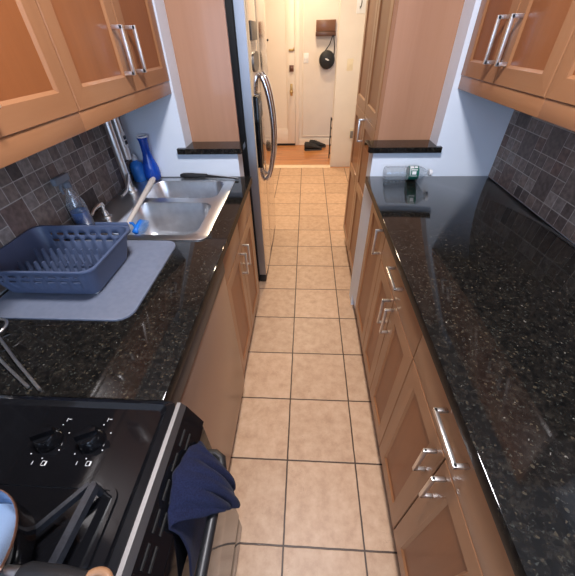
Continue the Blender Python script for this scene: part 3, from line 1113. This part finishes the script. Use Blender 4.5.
# dish brush leaning across the sink
r = thing('dish_brush', 'pale-handled dish brush with a blue bristle head resting across the sink rim', 'brush', (-0.72, 1.25, CZ))
A_, B_ = Vector((-0.690, 1.035, CZ + 0.020)), Vector((-0.775, 1.53, CZ + 0.028))
MB().tube([A_, A_.lerp(B_, 0.1), A_.lerp(B_, 0.4), A_.lerp(B_, 0.7), A_.lerp(B_, 0.93), B_], [0.0075, 0.009, 0.010, 0.0125, 0.0155, 0.010], 14).build('handle', M['handle_white'], r, smooth=60)
hc = Vector((-0.652, 1.055, CZ + 0.012))
ax = Vector((-0.10, 1.0, 0.05)).normalized()
sd = Vector((1.0, 0.12, -0.35)).normalized()
nn = ax.cross(sd).normalized()
hb = MB()
loops = []
for t, w in ((-0.045, 0.004), (-0.038, 0.013), (-0.015, 0.018), (0.015, 0.018), (0.035, 0.012), (0.045, 0.004)):
    c = hc + ax * t
    loops.append([c + (sd * math.cos(2 * math.pi * k / 14) * 0.011 + nn * math.sin(2 * math.pi * k / 14) * w) for k in range(14)])
hb.loft(loops)
hb.tube([hc + ax * -0.01 - sd * 0.008, (hc + A_.lerp(B_, 0.06)) * 0.5 + Vector((0, 0, 0.006)), A_.lerp(B_, 0.06)], 0.0055, 10)
hb.build('brush_head', M['blue_plastic'], r, smooth=60)
br = MB()
for i in range(9):
    for j in range(4):
        p = hc + ax * (-0.036 + 0.009 * i) + nn * (-0.010 + 0.0067 * j) + sd * 0.008
        br.tube([p, p + sd * 0.022 + nn * (-0.001 + 0.0007 * j)], [0.0022, 0.0012], 5)
bo = br.build('bristles', M['bristle'], r, smooth=60)

# ------------------------------------------------------------------ drying mat and dish rack
mt = MB()
out = rrect(-0.885, -0.462, 0.553, 0.962, 0.045, 8)
inn = rrect(-0.880, -0.467, 0.558, 0.957, 0.041, 8)
inn2 = rrect(-0.876, -0.471, 0.562, 0.953, 0.038, 8)
mt.loft([[(x, y, CZ + 0.0004) for x, y in out], [(x, y, CZ + 0.0052) for x, y in out], [(x, y, CZ + 0.0055) for x, y in inn], [(x, y, CZ + 0.0036) for x, y in inn2]])
o = mt.build('drying_mat', M['mat_grey'])
tag(o, 'blue grey silicone drying mat lying under the dish rack', 'mat')

r = thing('dish_rack', 'slate blue plastic dish rack with slotted sides and upright prongs on the drying mat', 'dish rack', (-0.735, 0.735, CZ + 0.004))
RB = (-0.868, -0.598, 0.650, 0.850, 0.020)
RT = (-0.893, -0.567, 0.625, 0.872, 0.034)
rz0, rz1 = CZ + 0.014, CZ + 0.110


def side_points(R):
    """perimeter points with wall columns; returns list of (x,y,kind)"""
    x0, x1, y0, y1, rr = R
    pts = []

    def edge(p, q, n):
        for i in range(n):
            t = i / n
            pts.append((p[0] + (q[0] - p[0]) * t, p[1] + (q[1] - p[1]) * t, 'e', i))

    def corner(cx, cy, a0):
        for k in range(6):
            a = math.radians(a0 + 90 * k / 6)
            pts.append((cx + rr * math.cos(a), cy + rr * math.sin(a), 'c', k))
    edge((x0 + rr, y0), (x1 - rr, y0), 33)
    corner(x1 - rr, y0 + rr, 270)
    edge((x1, y0 + rr), (x1, y1 - rr), 19)
    corner(x1 - rr, y1 - rr, 0)
    edge((x1 - rr, y1), (x0 + rr, y1), 33)
    corner(x0 + rr, y1 - rr, 90)
    edge((x0, y1 - rr), (x0, y0 + rr), 19)
    corner(x0 + rr, y0 + rr, 180)
    return pts


pb_, pt_ = side_points(RB), side_points(RT)
mb = MB()
vv = [0.0, 0.08, 0.48, 0.555, 0.70, 0.775, 0.93, 1.0]
rows = []
for v in vv:
    sh_ = min(1.0, v / 0.08) if v < 0.08 else 1
    rows.append([mb.bm.verts.new((a[0] + (b[0] - a[0]) * v, a[1] + (b[1] - a[1]) * v, rz0 + (rz1 - rz0) * v)) for a, b in zip(pb_, pt_)])
N = len(pb_)
for i in range(len(vv) - 1):
    for k in range(N):
        kind, idx = pb_[k][2], pb_[k][3]
        long_side = kind == 'e' and (k < 33 or 33 + 6 + 19 + 6 <= k < 33 + 6 + 19 + 6 + 33)
        if long_side and i in (2, 4):
            ph = (idx + (0 if i == 4 else 2)) % 5
            if ph in (1, 2, 3) and 1 <= idx <= 31:
                continue
        j = (k + 1) % N
        mb.bm.faces.new((rows[i][k], rows[i][j], rows[i + 1][j], rows[i + 1][k]))
mb.bm.faces.new(list(reversed(rows[0])))
# rolled rim
x0, x1, y0, y1, rr = RT
def grow(p, d):
    cx, cy = (x0 + x1) / 2, (y0 + y1) / 2
    L = Vector((p[0] - cx, p[1] - cy))
    return (p[0] + d * (1 if p[0] > x1 - rr - 1e-6 else -1 if p[0] < x0 + rr + 1e-6 else 0), p[1] + d * (1 if p[1] > y1 - rr - 1e-6 else -1 if p[1] < y0 + rr + 1e-6 else 0))
rim1 = [mb.bm.verts.new((*grow(p, 0.007), rz1)) for p in pt_]
rim2 = [mb.bm.verts.new((*grow(p, 0.008), rz1 - 0.008)) for p in pt_]
for k in range(N):
    j = (k + 1) % N
    mb.bm.faces.new((rows[-1][k], rows[-1][j], rim1[j], rim1[k]))
    mb.bm.faces.new((rim1[k], rim1[j], rim2[j], rim2[k]))
basket = mb.build('basket', M['rack_blue'], r, smooth=40)
so = basket.modifiers.new('thickness', 'SOLIDIFY')
so.thickness = 0.0028
so.offset = -1
for yy in (0.705, 0.775):
    pr_ = MB()
    pr_.box(-0.855, -0.625, yy - 0.003, yy + 0.003, rz0 + 0.003, rz0 + 0.010)
    for k in range(9):
        x = -0.845 + 0.0255 * k
        pr_.loft([[(x - 0.0035, yy - 0.009, rz0 + 0.006), (x + 0.0035, yy - 0.009, rz0 + 0.006), (x + 0.0035, yy + 0.009, rz0 + 0.006), (x - 0.0035, yy + 0.009, rz0 + 0.006)], [(x - 0.0025, yy + 0.002, rz0 + 0.066), (x + 0.0025, yy + 0.002, rz0 + 0.066), (x + 0.0025, yy + 0.010, rz0 + 0.066), (x - 0.0025, yy + 0.010, rz0 + 0.066)]])
    pr_.build('prong_row', M['rack_blue'], r, smooth=0)
hl = MB().box(-0.690, -0.580, 0.8805, 0.889, rz1 - 0.014, rz1 + 0.008, bev=0.002)
hl.build('grab_lip', M['rack_blue'], r)
for fx in (-0.855, -0.617):
    for fy in (0.668, 0.832):
        lab(MB().box(fx - 0.012, fx + 0.012, fy - 0.008, fy + 0.008, CZ + 0.0038, rz0 - 0.0005, bev=0.001).build('foot', M['white_plastic'], r), 'white foot')

# steel tongs at the left edge
r = thing('wire_holder', 'bent steel wire utensil on the granite at the left edge, below the drying mat', 'utensil', (-0.68, 0.42, CZ))
zw = CZ + 0.0045
MB().tube([(-0.562, 0.343, zw), (-0.66, 0.408, zw + 0.008), (-0.745, 0.468, zw + 0.015), (-0.80, 0.505, zw + 0.02)], 0.0034, 8).build('rod', M['nickel'], r, smooth=60)
MB().tube([(-0.592, 0.348, zw), (-0.68, 0.398, zw + 0.006), (-0.76, 0.447, zw + 0.012), (-0.82, 0.485, zw + 0.017)], 0.0034, 8).build('rod', M['nickel'], r, smooth=60)
ring = [(-0.785 + 0.034 * math.cos(a), 0.493 + 0.034 * math.sin(a), zw + 0.022) for a in [2 * math.pi * i / 24 for i in range(25)]]
MB().tube(ring, 0.0034, 8, caps=False).build('loop', M['nickel'], r, smooth=60)

# ------------------------------------------------------------------ range
RX = -0.262
r = thing('range', 'black gas range with glossy cooktop and two knobs, in the lower left of the photo', 'range', (-0.58, -0.05, 0))
ry0, ry1 = -0.43, 0.3285
MB().box(XL + 0.02, -0.275, ry0, ry1, 0.0, 0.86).build('body', M['black'], r, smooth=0)
ckt = MB()
# recessed glossy tray with raised rim
of = rrect(XL + 0.011, RX + 0.004, ry0, ry1, 0.012, 4)
f1 = rrect(XL + 0.025, RX - 0.008, ry0 + 0.010, ry1 - 0.010, 0.014, 4)
f2 = rrect(XL + 0.035, RX - 0.018, ry0 + 0.020, ry1 - 0.020, 0.014, 4)
ckt.loft([[(x, y, 0.862) for x, y in of], [(x, y, 0.916) for x, y in of], [(x, y, 0.9215) for x, y in f1], [(x, y, 0.9145) for x, y in f2]])
ckt.build('cooktop', M['black_gloss'], r, smooth=25)
tr = MB().prism([(RX + 0.0045, 0.9135), (RX + 0.012, 0.9125), (RX + 0.0205, 0.900), (RX + 0.0045, 0.900)], 'y', ry0, ry1)
lab(tr.build('front_trim', mat('satin edge trim', (0.17, 0.16, 0.155), 0.5, metal=1), r, smooth=0), 'bright steel edge trim')
cp = MB().prism([(RX + 0.004, 0.8995), (RX + 0.021, 0.8995), (RX + 0.045, 0.836), (RX + 0.004, 0.836)], 'y', ry0, ry1)
cpo = cp.build('vent_panel', M['black_gloss'], r, smooth=0)
vt = MB()
for row in range(2):
    for k in range(9):
        yc = 0.27 - 0.045 * k
        t0 = 0.25 + 0.28 * row
        P0 = Vector((RX + 0.021 + 0.024 * t0, 0, 0.8995 - 0.0635 * t0))
        vt.box(P0.x - 0.001, P0.x + 0.0012, yc - 0.016, yc + 0.016, P0.z - 0.003, P0.z + 0.003)
vt.build('vent_slots', M['gap'], cpo, smooth=0)
dr = MB().box(-0.2745, -0.217, ry0 + 0.004, ry1 - 0.004, 0.17, 0.832, bev=0.006).build('oven_door', M['black_gloss'], r)
hb = MB()
HX, HZ = -0.166, 0.792
hb.tube([(HX - 0.050, 0.278, HZ - 0.002), (HX - 0.02, 0.279, HZ), (HX - 0.006, 0.270, HZ), (HX, 0.250, HZ), (HX, 0.0, HZ), (HX, -0.33, HZ), (HX - 0.006, -0.36, HZ), (HX - 0.05, -0.368, HZ - 0.002)], 0.0105, 14)
hb.build('handle', M['black'], dr, smooth=60)
MB().box(-0.2745, -0.222, ry0 + 0.004, ry1 - 0.004, 0.03, 0.165, bev=0.006).build('drawer', M['black_gloss'], r)


def knob(x, y):
    b = MB().lathe([(0.0225, 0.0), (0.0225, 0.006), (0.020, 0.010), (0.0185, 0.022), (0.016, 0.0245)], (x, y, 0.9147), 32)
    k = b.build('knob', M['black_gloss'], r, smooth=40)
    a = math.radians(25)
    gx, gy = math.cos(a), math.sin(a)
    gb = MB()
    L, w = 0.0185, 0.006
    cs_ = [(-L, -w), (L, -w), (L, w), (-L, w)]
    gb.loft([[(x + u * gx - v * gy, y + u * gy + v * gx, 0.9392) for u, v in cs_], [(x + u * gx * 0.95 - v * gy * 0.6, y + u * gy * 0.95 + v * gx * 0.6, 0.950) for u, v in cs_]])
    gb.build('grip', M['black_gloss'], k, smooth=0)
    zb, zt = 0.9147, 0.9150
    for i in range(7):
        ang = math.radians(90 + 300 * i / 6 - 60)
        px, py = x + 0.0315 * math.cos(ang), y + 0.0315 * math.sin(ang)
        MB().lathe([(0.0011, 0), (0.0011, 0.0003)], (px, py, zb), 8).build('marking_dot', M['white_mark'], r, smooth=0)
    # high mark: two strokes, low mark: one stroke, burner icon: outlined square with a filled side
    MB().box(x + 0.008, x + 0.0088, y + 0.038, y + 0.045, zb, zt).build('high_mark', M['white_mark'], r, smooth=0)
    MB().box(x + 0.011, x + 0.0165, y + 0.0420, y + 0.0428, zb, zt).build('high_mark', M['white_mark'], r, smooth=0)
    MB().box(x - 0.008, x - 0.0072, y - 0.042, y - 0.036, zb, zt).build('low_mark', M['white_mark'], r, smooth=0)
    qx, qy = x + 0.014, y - 0.039
    mk = MB().box(qx - 0.0045, qx + 0.0045, qy - 0.004, qy - 0.0033, zb, zt).box(qx - 0.0045, qx + 0.0045, qy + 0.0033, qy + 0.004, zb, zt)
    mk.box(qx - 0.0045, qx - 0.0038, qy - 0.004, qy + 0.004, zb, zt).box(qx + 0.002, qx + 0.0045, qy - 0.004, qy + 0.004, zb, zt)
    lab(mk.build('burner_icon', M['white_mark'], r, smooth=0), 'white printed burner icon')


knob(-0.472, 0.241)
knob(-0.391, 0.244)
# burner bowl edge and burner
bt = MB()
bay = rrect(-0.80, -0.300, -0.24, 0.172, 0.02, 5)
bay2 = rrect(-0.794, -0.306, -0.234, 0.166, 0.016, 5)
bt.loft([[(x, y, 0.9147) for x, y in bay], [(x, y, 0.9185) for x, y in bay], [(x, y, 0.9185) for x, y in bay2], [(x, y, 0.9152) for x, y in bay2]])
bt.build('burner_tray', M['black_gloss'], r, smooth=25)
bu = MB().lathe([(0.055, 0.0), (0.055, 0.012), (0.045, 0.016), (0.038, 0.0165), (0.038, 0.022), (0.030, 0.026)], (-0.43, 0.03, 0.9153), 32)
bu.build('burner', M['iron'], r)

# cast iron grate
r = thing('burner_grate', 'black cast iron burner grate with a pointed corner, under the small pot', 'grate', (-0.43, 0.04, 0.9155))


def bar(p, q, w=0.007, h=0.012, taper=1.0):
    p, q = Vector(p), Vector(q)
    d = (q - p).normalized()
    s = d.cross(Vector((0, 0, 1))).normalized()
    u = Vector((0, 0, 1))
    mb = MB()
    def ring_(c, k):
        return [c + s * (w * k) - u * h, c + s * (w * 0.75 * k), c - s * (w * 0.75 * k), c - s * (w * k) - u * h]
    mb.loft([ring_(p, 1), ring_(q, taper)])
    return mb


gz = 0.951
gr_ = MB()
corners = [(-0.320, 0.158), (-0.53, 0.150), (-0.53, -0.075), (-0.320, -0.075)]
fr_ = bar((-0.330, 0.162, gz), (-0.341, -0.08, gz), 0.0075)
fr_.build('bar', M['iron'], r, smooth=0)
bar((-0.337, 0.164, gz), (-0.400, 0.085, gz - 0.001), 0.0045).build('bar', M['iron'], r, smooth=0)
bar((-0.53, 0.152, gz), (-0.468, 0.075, gz - 0.001), 0.0045).build('bar', M['iron'], r, smooth=0)
bar((-0.53, -0.075, gz), (-0.468, -0.01, gz - 0.001), 0.0045).build('bar', M['iron'], r, smooth=0)
bar((-0.340, -0.075, gz), (-0.392, -0.01, gz - 0.001), 0.0045).build('bar', M['iron'], r, smooth=0)
bar((-0.54, 0.155, gz), (-0.53, -0.08, gz), 0.0075).build('bar', M['iron'], r, smooth=0)
bar((-0.345, -0.0865, gz), (-0.525, -0.0865, gz), 0.006).build('bar', M['iron'], r, smooth=0)
for (fx, fy) in ((-0.331, 0.162), (-0.541, 0.156), (-0.530, -0.085), (-0.336, -0.085)):
    MB().lathe([(0.006, 0.0), (0.0055, gz - 0.9155 - 0.001)], (fx, fy, 0.9153), 12).build('foot', M['iron'], r)

# small pot
PX, PY, PZ0, PZ1 = -0.437, 0.052, gz + 0.0008, 1.012
r = thing('saucepan', 'small saucepan with pale steel inside and brown rim, cut by the lower left corner', 'pot', (PX, PY, PZ0))
MB().lathe([(0.070, 0.0), (0.078, 0.006), (0.0812, PZ1 - PZ0 - 0.004)], (PX, PY, PZ0), 48, cap1=False).build('pot_body', M['black_gloss'], r, smooth=50)
lab(MB().lathe([(0.0812, PZ1 - PZ0 - 0.004), (0.0828, PZ1 - PZ0 - 0.001), (0.0822, PZ1 - PZ0 + 0.0022), (0.0810, PZ1 - PZ0 + 0.0018)], (PX, PY, PZ0), 48, cap0=False, cap1=False).build('rim', M['copper'], r, smooth=60), 'thin brown rim')
MB().lathe([(0.0810, PZ1 - PZ0 + 0.0018), (0.079, PZ1 - PZ0 - 0.003), (0.076, 0.012), (0.066, 0.005)], (PX, PY, PZ0), 48, cap0=False).build('lining', M['pot_inside'], r, smooth=50)
hz = 1.004
MB().tube([(PX + 0.079, PY + 0.000, hz - 0.004), (PX + 0.105, PY - 0.002, hz + 0.003)], [0.006, 0.007], 12).build('handle_ferrule', M['steel'], r, smooth=60)
gp = MB().tube([(PX + 0.103, PY - 0.002, hz + 0.003), (PX + 0.115, PY - 0.002, hz + 0.006), (PX + 0.16, PY - 0.005, hz + 0.010), (PX + 0.192, PY - 0.007, hz + 0.012)], [0.0075, 0.0115, 0.0125, 0.0105], 16, flat=0.7)
ho = gp.build('handle', M['black'], r, smooth=60)
lp_ = MB()
pth = [(PX + 0.205 + 0.0155 * math.cos(a), PY - 0.008 + 0.0115 * math.sin(a), hz + 0.012) for a in [2 * math.pi * i / 24 for i in range(25)]]
lp_.tube(pth, 0.0045, 10, caps=False)
lab(lp_.build('hanging_loop', M['tan'], ho, smooth=60), 'tan hanging loop')

# ------------------------------------------------------------------ towel over the oven handle
def towel():
    rnd = random.Random(4)
    stations = []
    # y, then profile control points (x,z): inner hanging end -> over the bar -> outer end
    prof = {
        0.0: [(-0.199, 0.700), (-0.199, 0.735), (-0.200, 0.775), (-0.211, 0.842), (-0.217, 0.862), (-0.200, 0.850), (-0.176, 0.826), (-0.159, 0.806), (-0.154, 0.790)],
        0.2: [(-0.199, 0.690), (-0.199, 0.730), (-0.200, 0.775), (-0.211, 0.846), (-0.222, 0.876), (-0.198, 0.866), (-0.169, 0.836), (-0.150, 0.795), (-0.150, 0.760)],
        0.4: [(-0.199, 0.685), (-0.199, 0.725), (-0.201, 0.770), (-0.211, 0.848), (-0.226, 0.884), (-0.196, 0.873), (-0.162, 0.838), (-0.142, 0.780), (-0.144, 0.720)],
        0.6: [(-0.199, 0.685), (-0.199, 0.725), (-0.201, 0.770), (-0.211, 0.846), (-0.225, 0.880), (-0.196, 0.868), (-0.160, 0.832), (-0.140, 0.768), (-0.143, 0.695)],
        0.8: [(-0.199, 0.695), (-0.199, 0.730), (-0.201, 0.775), (-0.211, 0.843), (-0.221, 0.870), (-0.198, 0.858), (-0.166, 0.822), (-0.147, 0.770), (-0.148, 0.705)],
        1.0: [(-0.199, 0.710), (-0.199, 0.745), (-0.201, 0.785), (-0.208, 0.836), (-0.214, 0.846), (-0.198, 0.840), (-0.174, 0.810), (-0.155, 0.778), (-0.154, 0.745)],
    }
    ys = sorted(prof)

    def cr(p0, p1, p2, p3, t):
        return 0.5 * ((2 * p1) + (-p0 + p2) * t + (2 * p0 - 5 * p1 + 4 * p2 - p3) * t * t + (-p0 + 3 * p1 - 3 * p2 + p3) * t ** 3)

    def sample(arr, u):
        n = len(arr) - 1
        x = u * n
        i = min(int(x), n - 1)
        t = x - i
        g_ = lambda k: arr[max(0, min(n, k))]
        return cr(g_(i - 1), g_(i), g_(i + 1), g_(i + 2), t)
    NU, NV = 40, 48
    mb = MB()
    grid = []
    for a in range(NU + 1):
        u = a / NU
        row = []
        for b in range(NV + 1):
            v = b / NV
            xs = sample([sample([p[0] for p in prof[y]], v) for y in ys], u)
            zs = sample([sample([p[1] for p in prof[y]], v) for y in ys], u)
            out = max(0.0, (v - 0.42) / 0.58)
            fold = 0.0055 * math.sin(u * 17 + v * 5.0) * min(1, out * 2.2) + 0.0035 * math.sin(u * 31 - v * 9) * min(1, out * 2)
            inner = max(0.0, (0.33 - v) / 0.33)
            xs += fold - 0.001 * inner
            zs += 0.004 * math.sin(u * 14 + 1.3) * min(1, out * 2) + 0.010 * math.sin(u * 9) * inner
            yn = 0.130 + 0.050 * max(0.0, (v - 0.45) / 0.55) - 0.05 * inner
            yf = 0.284 - 0.052 * out - 0.02 * inner
            yo = yn + (yf - yn) * u + 0.005 * math.sin(v * 13) * (1 - abs(2 * u - 1))
            row.append(mb.bm.verts.new((xs, yo, zs)))
        grid.append(row)
    for a in range(NU):
        for b in range(NV):
            mb.bm.faces.new((grid[a][b], grid[a + 1][b], grid[a + 1][b + 1], grid[a][b + 1]))
    o = mb.build('hand_towel', M['navy'], smooth=80)
    so = o.modifiers.new('thickness', 'SOLIDIFY')
    so.thickness = 0.004
    so.offset = 1
    return o


tag(towel(), 'navy blue cotton towel bunched over the oven door handle', 'towel')

# ------------------------------------------------------------------ water bottle on the right counter
r = thing('water_bottle', 'clear plastic water bottle with green label lying on the right counter by the end wall', 'bottle', (0.50, 1.585, CZ))
bx, by, bz, rb = 0.392, 1.588, CZ + 0.0335, 0.0325
pf = [(0.020, 0.0), (0.028, 0.002), (rb, 0.010)]
for k in range(7):
    x = 0.022 + 0.018 * k
    pf += [(rb - 0.0022, x), (rb, x + 0.006), (rb, x + 0.012)]
pf += [(rb - 0.001, 0.150), (rb, 0.165), (0.030, 0.178), (0.021, 0.198), (0.0128, 0.210), (0.0125, 0.222)]
MB().lathe(pf, (bx, by, bz), 32, (1, 0, 0), cap1=False).build('bottle_body', M['clear'], r, smooth=50)
lb = MB().lathe([(rb + 0.0003, 0.118), (rb + 0.0008, 0.119), (rb + 0.0008, 0.163), (rb + 0.0003, 0.164)], (bx, by, bz), 32, (1, 0, 0), cap0=False, cap1=False).build('label', M['green_label'], r, smooth=50)
wm = MB()
for (xa, xb, a0, a1) in ((0.124, 0.140, 95, 125), (0.143, 0.158, 100, 122), (0.126, 0.156, 134, 142), (0.130, 0.150, 150, 176), (0.121, 0.1235, 60, 190), (0.126, 0.156, 185, 190)):
    n = 6
    for i in range(n):
        b0, b1 = [math.radians(a0 + (a1 - a0) * (i + k) / n) for k in (0, 1)]
        R_ = rb + 0.0014
        wm.quad([(bx + xa, by - R_ * math.sin(b0 - math.pi / 2 + math.pi / 2) if False else by + R_ * math.cos(b0), bz + R_ * math.sin(b0)), (bx + xb, by + R_ * math.cos(b0), bz + R_ * math.sin(b0)), (bx + xb, by + R_ * math.cos(b1), bz + R_ * math.sin(b1)), (bx + xa, by + R_ * math.cos(b1), bz + R_ * math.sin(b1))])
lab(wm.build('label_print', M['white_mark'], lb, smooth=0), 'white print on the label')
MB().lathe([(0.0155, 0.221), (0.0155, 0.234), (0.013, 0.236)], (bx, by, bz), 24, (1, 0, 0)).build('cap', M['white_plastic'], r)

# ------------------------------------------------------------------ entry hall things
r = thing('key_shelf', 'small brown wooden wall shelf with key hooks beside the entry door', 'shelf', (0.316, 5.73, 1.46))
kb = MB().box(0.112, 0.385, 5.700, 5.739, 1.515, 1.640, bev=0.002).build('back_board', wood('brown board', (0.12, 0.055, 0.03), (0.20, 0.095, 0.055), 'x'), r)
MB().box(0.108, 0.389, 5.655, 5.739, 1.462, 1.512, bev=0.003).build('ledge', M['shelf_brown'], r)
for hx_ in (0.16, 0.25, 0.355):
    MB().tube([(hx_, 5.6545, 1.478), (hx_, 5.640, 1.472), (hx_, 5.633, 1.466), (hx_, 5.632, 1.476)], 0.003, 8).build('hook', M['black'], r, smooth=60)

r = thing('shoulder_bag', 'round black bag hanging by its strap from the brown wall shelf', 'bag', (0.318, 5.64, 1.12))
bc = Vector((0.285, 5.685, 1.190))
MB().lathe([(0.090, -0.036), (0.109, -0.027), (0.116, 0.0), (0.109, 0.027), (0.090, 0.036)], bc, 40, (0, 1, 0)).build('bag_body', M['bag_black'], r, smooth=50)
MB().tube([bc + Vector((-0.03, 0, 0.108)), (0.312, 5.655, 1.37), (0.345, 5.640, 1.462), (0.355, 5.635, 1.4735), (0.362, 5.640, 1.462), (0.382, 5.66, 1.36), bc + Vector((0.100, 0, 0.050))], 0.007, 8).build('strap', M['bag_black'], r, smooth=60)
bl = MB()
for dx, dz, w in ((-0.012, 0.014, 0.030), (0.0, 0.006, 0.036), (0.014, -0.002, 0.030)):
    bl.box(bc.x + dx - w / 2, bc.x + dx + w / 2, bc.y - 0.0385, bc.y - 0.0362, bc.z + dz - 0.005, bc.z + dz + 0.005)
lab(bl.build('emblem', M['white_mark'], r, smooth=0), 'small white emblem')


def shoe(name, label, loc, rz, group=None):
    t = thing(name, label, 'shoe', loc, group)
    L = 0.29
    secs = [(-0.5, 0.028, 0.034, 0.115), (-0.44, 0.037, 0.036, 0.135), (-0.28, 0.039, 0.034, 0.130), (-0.10, 0.040, 0.034, 0.112), (0.08, 0.044, 0.032, 0.088), (0.26, 0.049, 0.030, 0.068), (0.40, 0.044, 0.028, 0.052), (0.48, 0.029, 0.027, 0.040), (0.505, 0.010, 0.026, 0.030)]
    ub = MB()
    loops = []
    R = Matrix.Rotation(rz, 3, 'Z')
    for t_, w, zb, zt in secs:
        lp = []
        for k in range(14):
            a = 2 * math.pi * k / 14
            z = 0.020 + (zt - 0.020) * (0.5 + 0.5 * math.sin(a))
            x = w * math.cos(a) * (1.0 if math.sin(a) < 0.2 else 0.82)
            lp.append(Vector(loc) + R @ Vector((x, t_ * L, z)))
        loops.append(lp)
    ub.loft(loops)
    ub.build('upper', M['shoe'], t, smooth=60)
    sb = MB()
    lo = []
    for z in (0.0005, 0.021):
        lp = []
        for t_, w, a, b in secs:
            lp.append(Vector(loc) + R @ Vector((w * 1.08, t_ * L, z)))
        for t_, w, a, b in reversed(secs):
            lp.append(Vector(loc) + R @ Vector((-w * 1.08, t_ * L, z)))
        lo.append(lp)
    sb.loft(lo)
    sb.build('sole', M['sole'], t, smooth=0)
    lc = MB()
    pts = []
    for k in range(4):
        y = -0.05 + 0.030 * k
        zt = 0.122 - 0.0115 * k
        row = [(-0.022, -0.010), (0, 0.003), (0.022, -0.010)]
        if k % 2:
            row.reverse()
        pts += [Vector(loc) + R @ Vector((x, y, zt + z)) for x, z in row]
    lc.tube(pts, 0.0032, 6)
    lab(lc.build('laces', M['sole'], t, smooth=60), 'grey laces')
    return t


shoe('shoe', 'black lace-up shoe in front, at the foot of the hall wall by the door', (0.115, 5.43, 0), math.radians(-80))
shoe('shoe', 'black lace-up shoe standing behind its pair, against the baseboard', (0.190, 5.57, 0), math.radians(-72))

r = thing('folding_rack', 'narrow black metal rack leaning behind the cream pillar', 'rack', (0.37, 4.98, 0))
for xx in (0.352, 0.52):
    MB().tube([(xx, 4.99, 0.0005), (xx, 5.0, 0.56)], 0.008, 8).build('upright', M['black'], r, smooth=60)
for k in range(5):
    z = 0.06 + 0.115 * k
    MB().box(0.36, 0.512, 4.984, 4.998 + 0.004, z, z + 0.028, bev=0.003).build('slat', M['black'], r)


def plate(name, label, cat, x, y, z, w, h, m, toggles):
    t = thing(name, label, cat, (x, y, z))
    p = MB().box(x - w / 2, x + w / 2, y - 0.005, y - 0.0003, z - h / 2, z + h / 2, bev=0.002).build('cover_plate', m, t)
    for dx in toggles:
        MB().box(x + dx - 0.005, x + dx + 0.005, y - 0.015, y - 0.0048, z - 0.011, z + 0.011, bev=0.002).build('toggle', m, t)
    return t


plate('light_switch', 'white double light switch on the hall wall right of the entry door', 'light switch', -0.030, 5.74, 1.215, 0.085, 0.12, M['white_plastic'], (-0.018, 0.018))
plate('light_switch', 'ivory light switch halfway up the cream pillar', 'light switch', 0.507, 4.58, 1.197, 0.072, 0.118, M['ivory'], (0.0,))
t = plate('light_switch', 'white wall plate with a hook, high on the cream pillar beside the pantry', 'light switch', 0.572, 4.58, 1.715, 0.095, 0.12, M['white_plastic'], ())
lab(MB().tube([(0.576, 4.5745, 1.76), (0.576, 4.565, 1.745), (0.570, 4.560, 1.71), (0.560, 4.560, 1.695), (0.560, 4.562, 1.715)], 0.004, 8).build('hook', M['black'], t, smooth=60), 'dark wire hook')
t = thing('plug_adapter', 'dark grey plug adapter low on the cream pillar, peeking out beside the pantry', 'plug adapter', (0.612, 4.57, 0.44))
MB().box(0.585, 0.66, 4.574, 4.5797, 0.385, 0.505, bev=0.002).build('socket_plate', M['ivory'], t)
MB().box(0.588, 0.655, 4.525, 4.5735, 0.395, 0.475, bev=0.008).build('adapter_body', M['grey_plastic'], t)


# ------------------------------------------------------------------ ceiling lights
def ceiling_light(label, loc, power, rad, col):
    t = thing('ceiling_light', label, 'ceiling light', loc)
    x, y, z = loc
    MB().lathe([(rad, 0.0), (rad, -0.02), (rad - 0.01, -0.024)], (x, y, z - 0.0003), 40).build('base', M['nickel'], t)
    gm = mat('lamp glass', (0.9, 0.85, 0.75), 0.4, emis=col, estr=6.0)
    MB().lathe([(rad - 0.012, -0.0245), (rad * 0.8, -0.05), (rad * 0.45, -0.068), (0.01, -0.074)], (x, y, z - 0.0003), 40).build('shade', gm, t, smooth=60)
    d = bpy.data.lights.new('lamp', 'AREA')
    d.shape = 'DISK'
    d.size = rad * 1.6
    d.energy = power
    d.color = col
    lo = bpy.data.objects.new('lamp', d)
    COL.objects.link(lo)
    lo.parent = t
    lo.location = (0, 0, -0.09)
    return t


ceiling_light('round ceiling light over the kitchen aisle', (0.03, 0.50, 2.5), CEIL_LAMP_W, 0.17, (0.98, 0.96, 1.0))
ceiling_light('round ceiling light in the entry hall', (0.0, 5.05, 2.5), HALL_LAMP_W, 0.15, (1.0, 0.73, 0.46))
ceiling_light('added round fill light over the far end of the tiled aisle', (0.0, 3.35, 2.5), PASS_FILL_W, 0.15, (1.0, 0.80, 0.56))  # added lamp, brightens the far floor without overlighting the pillar
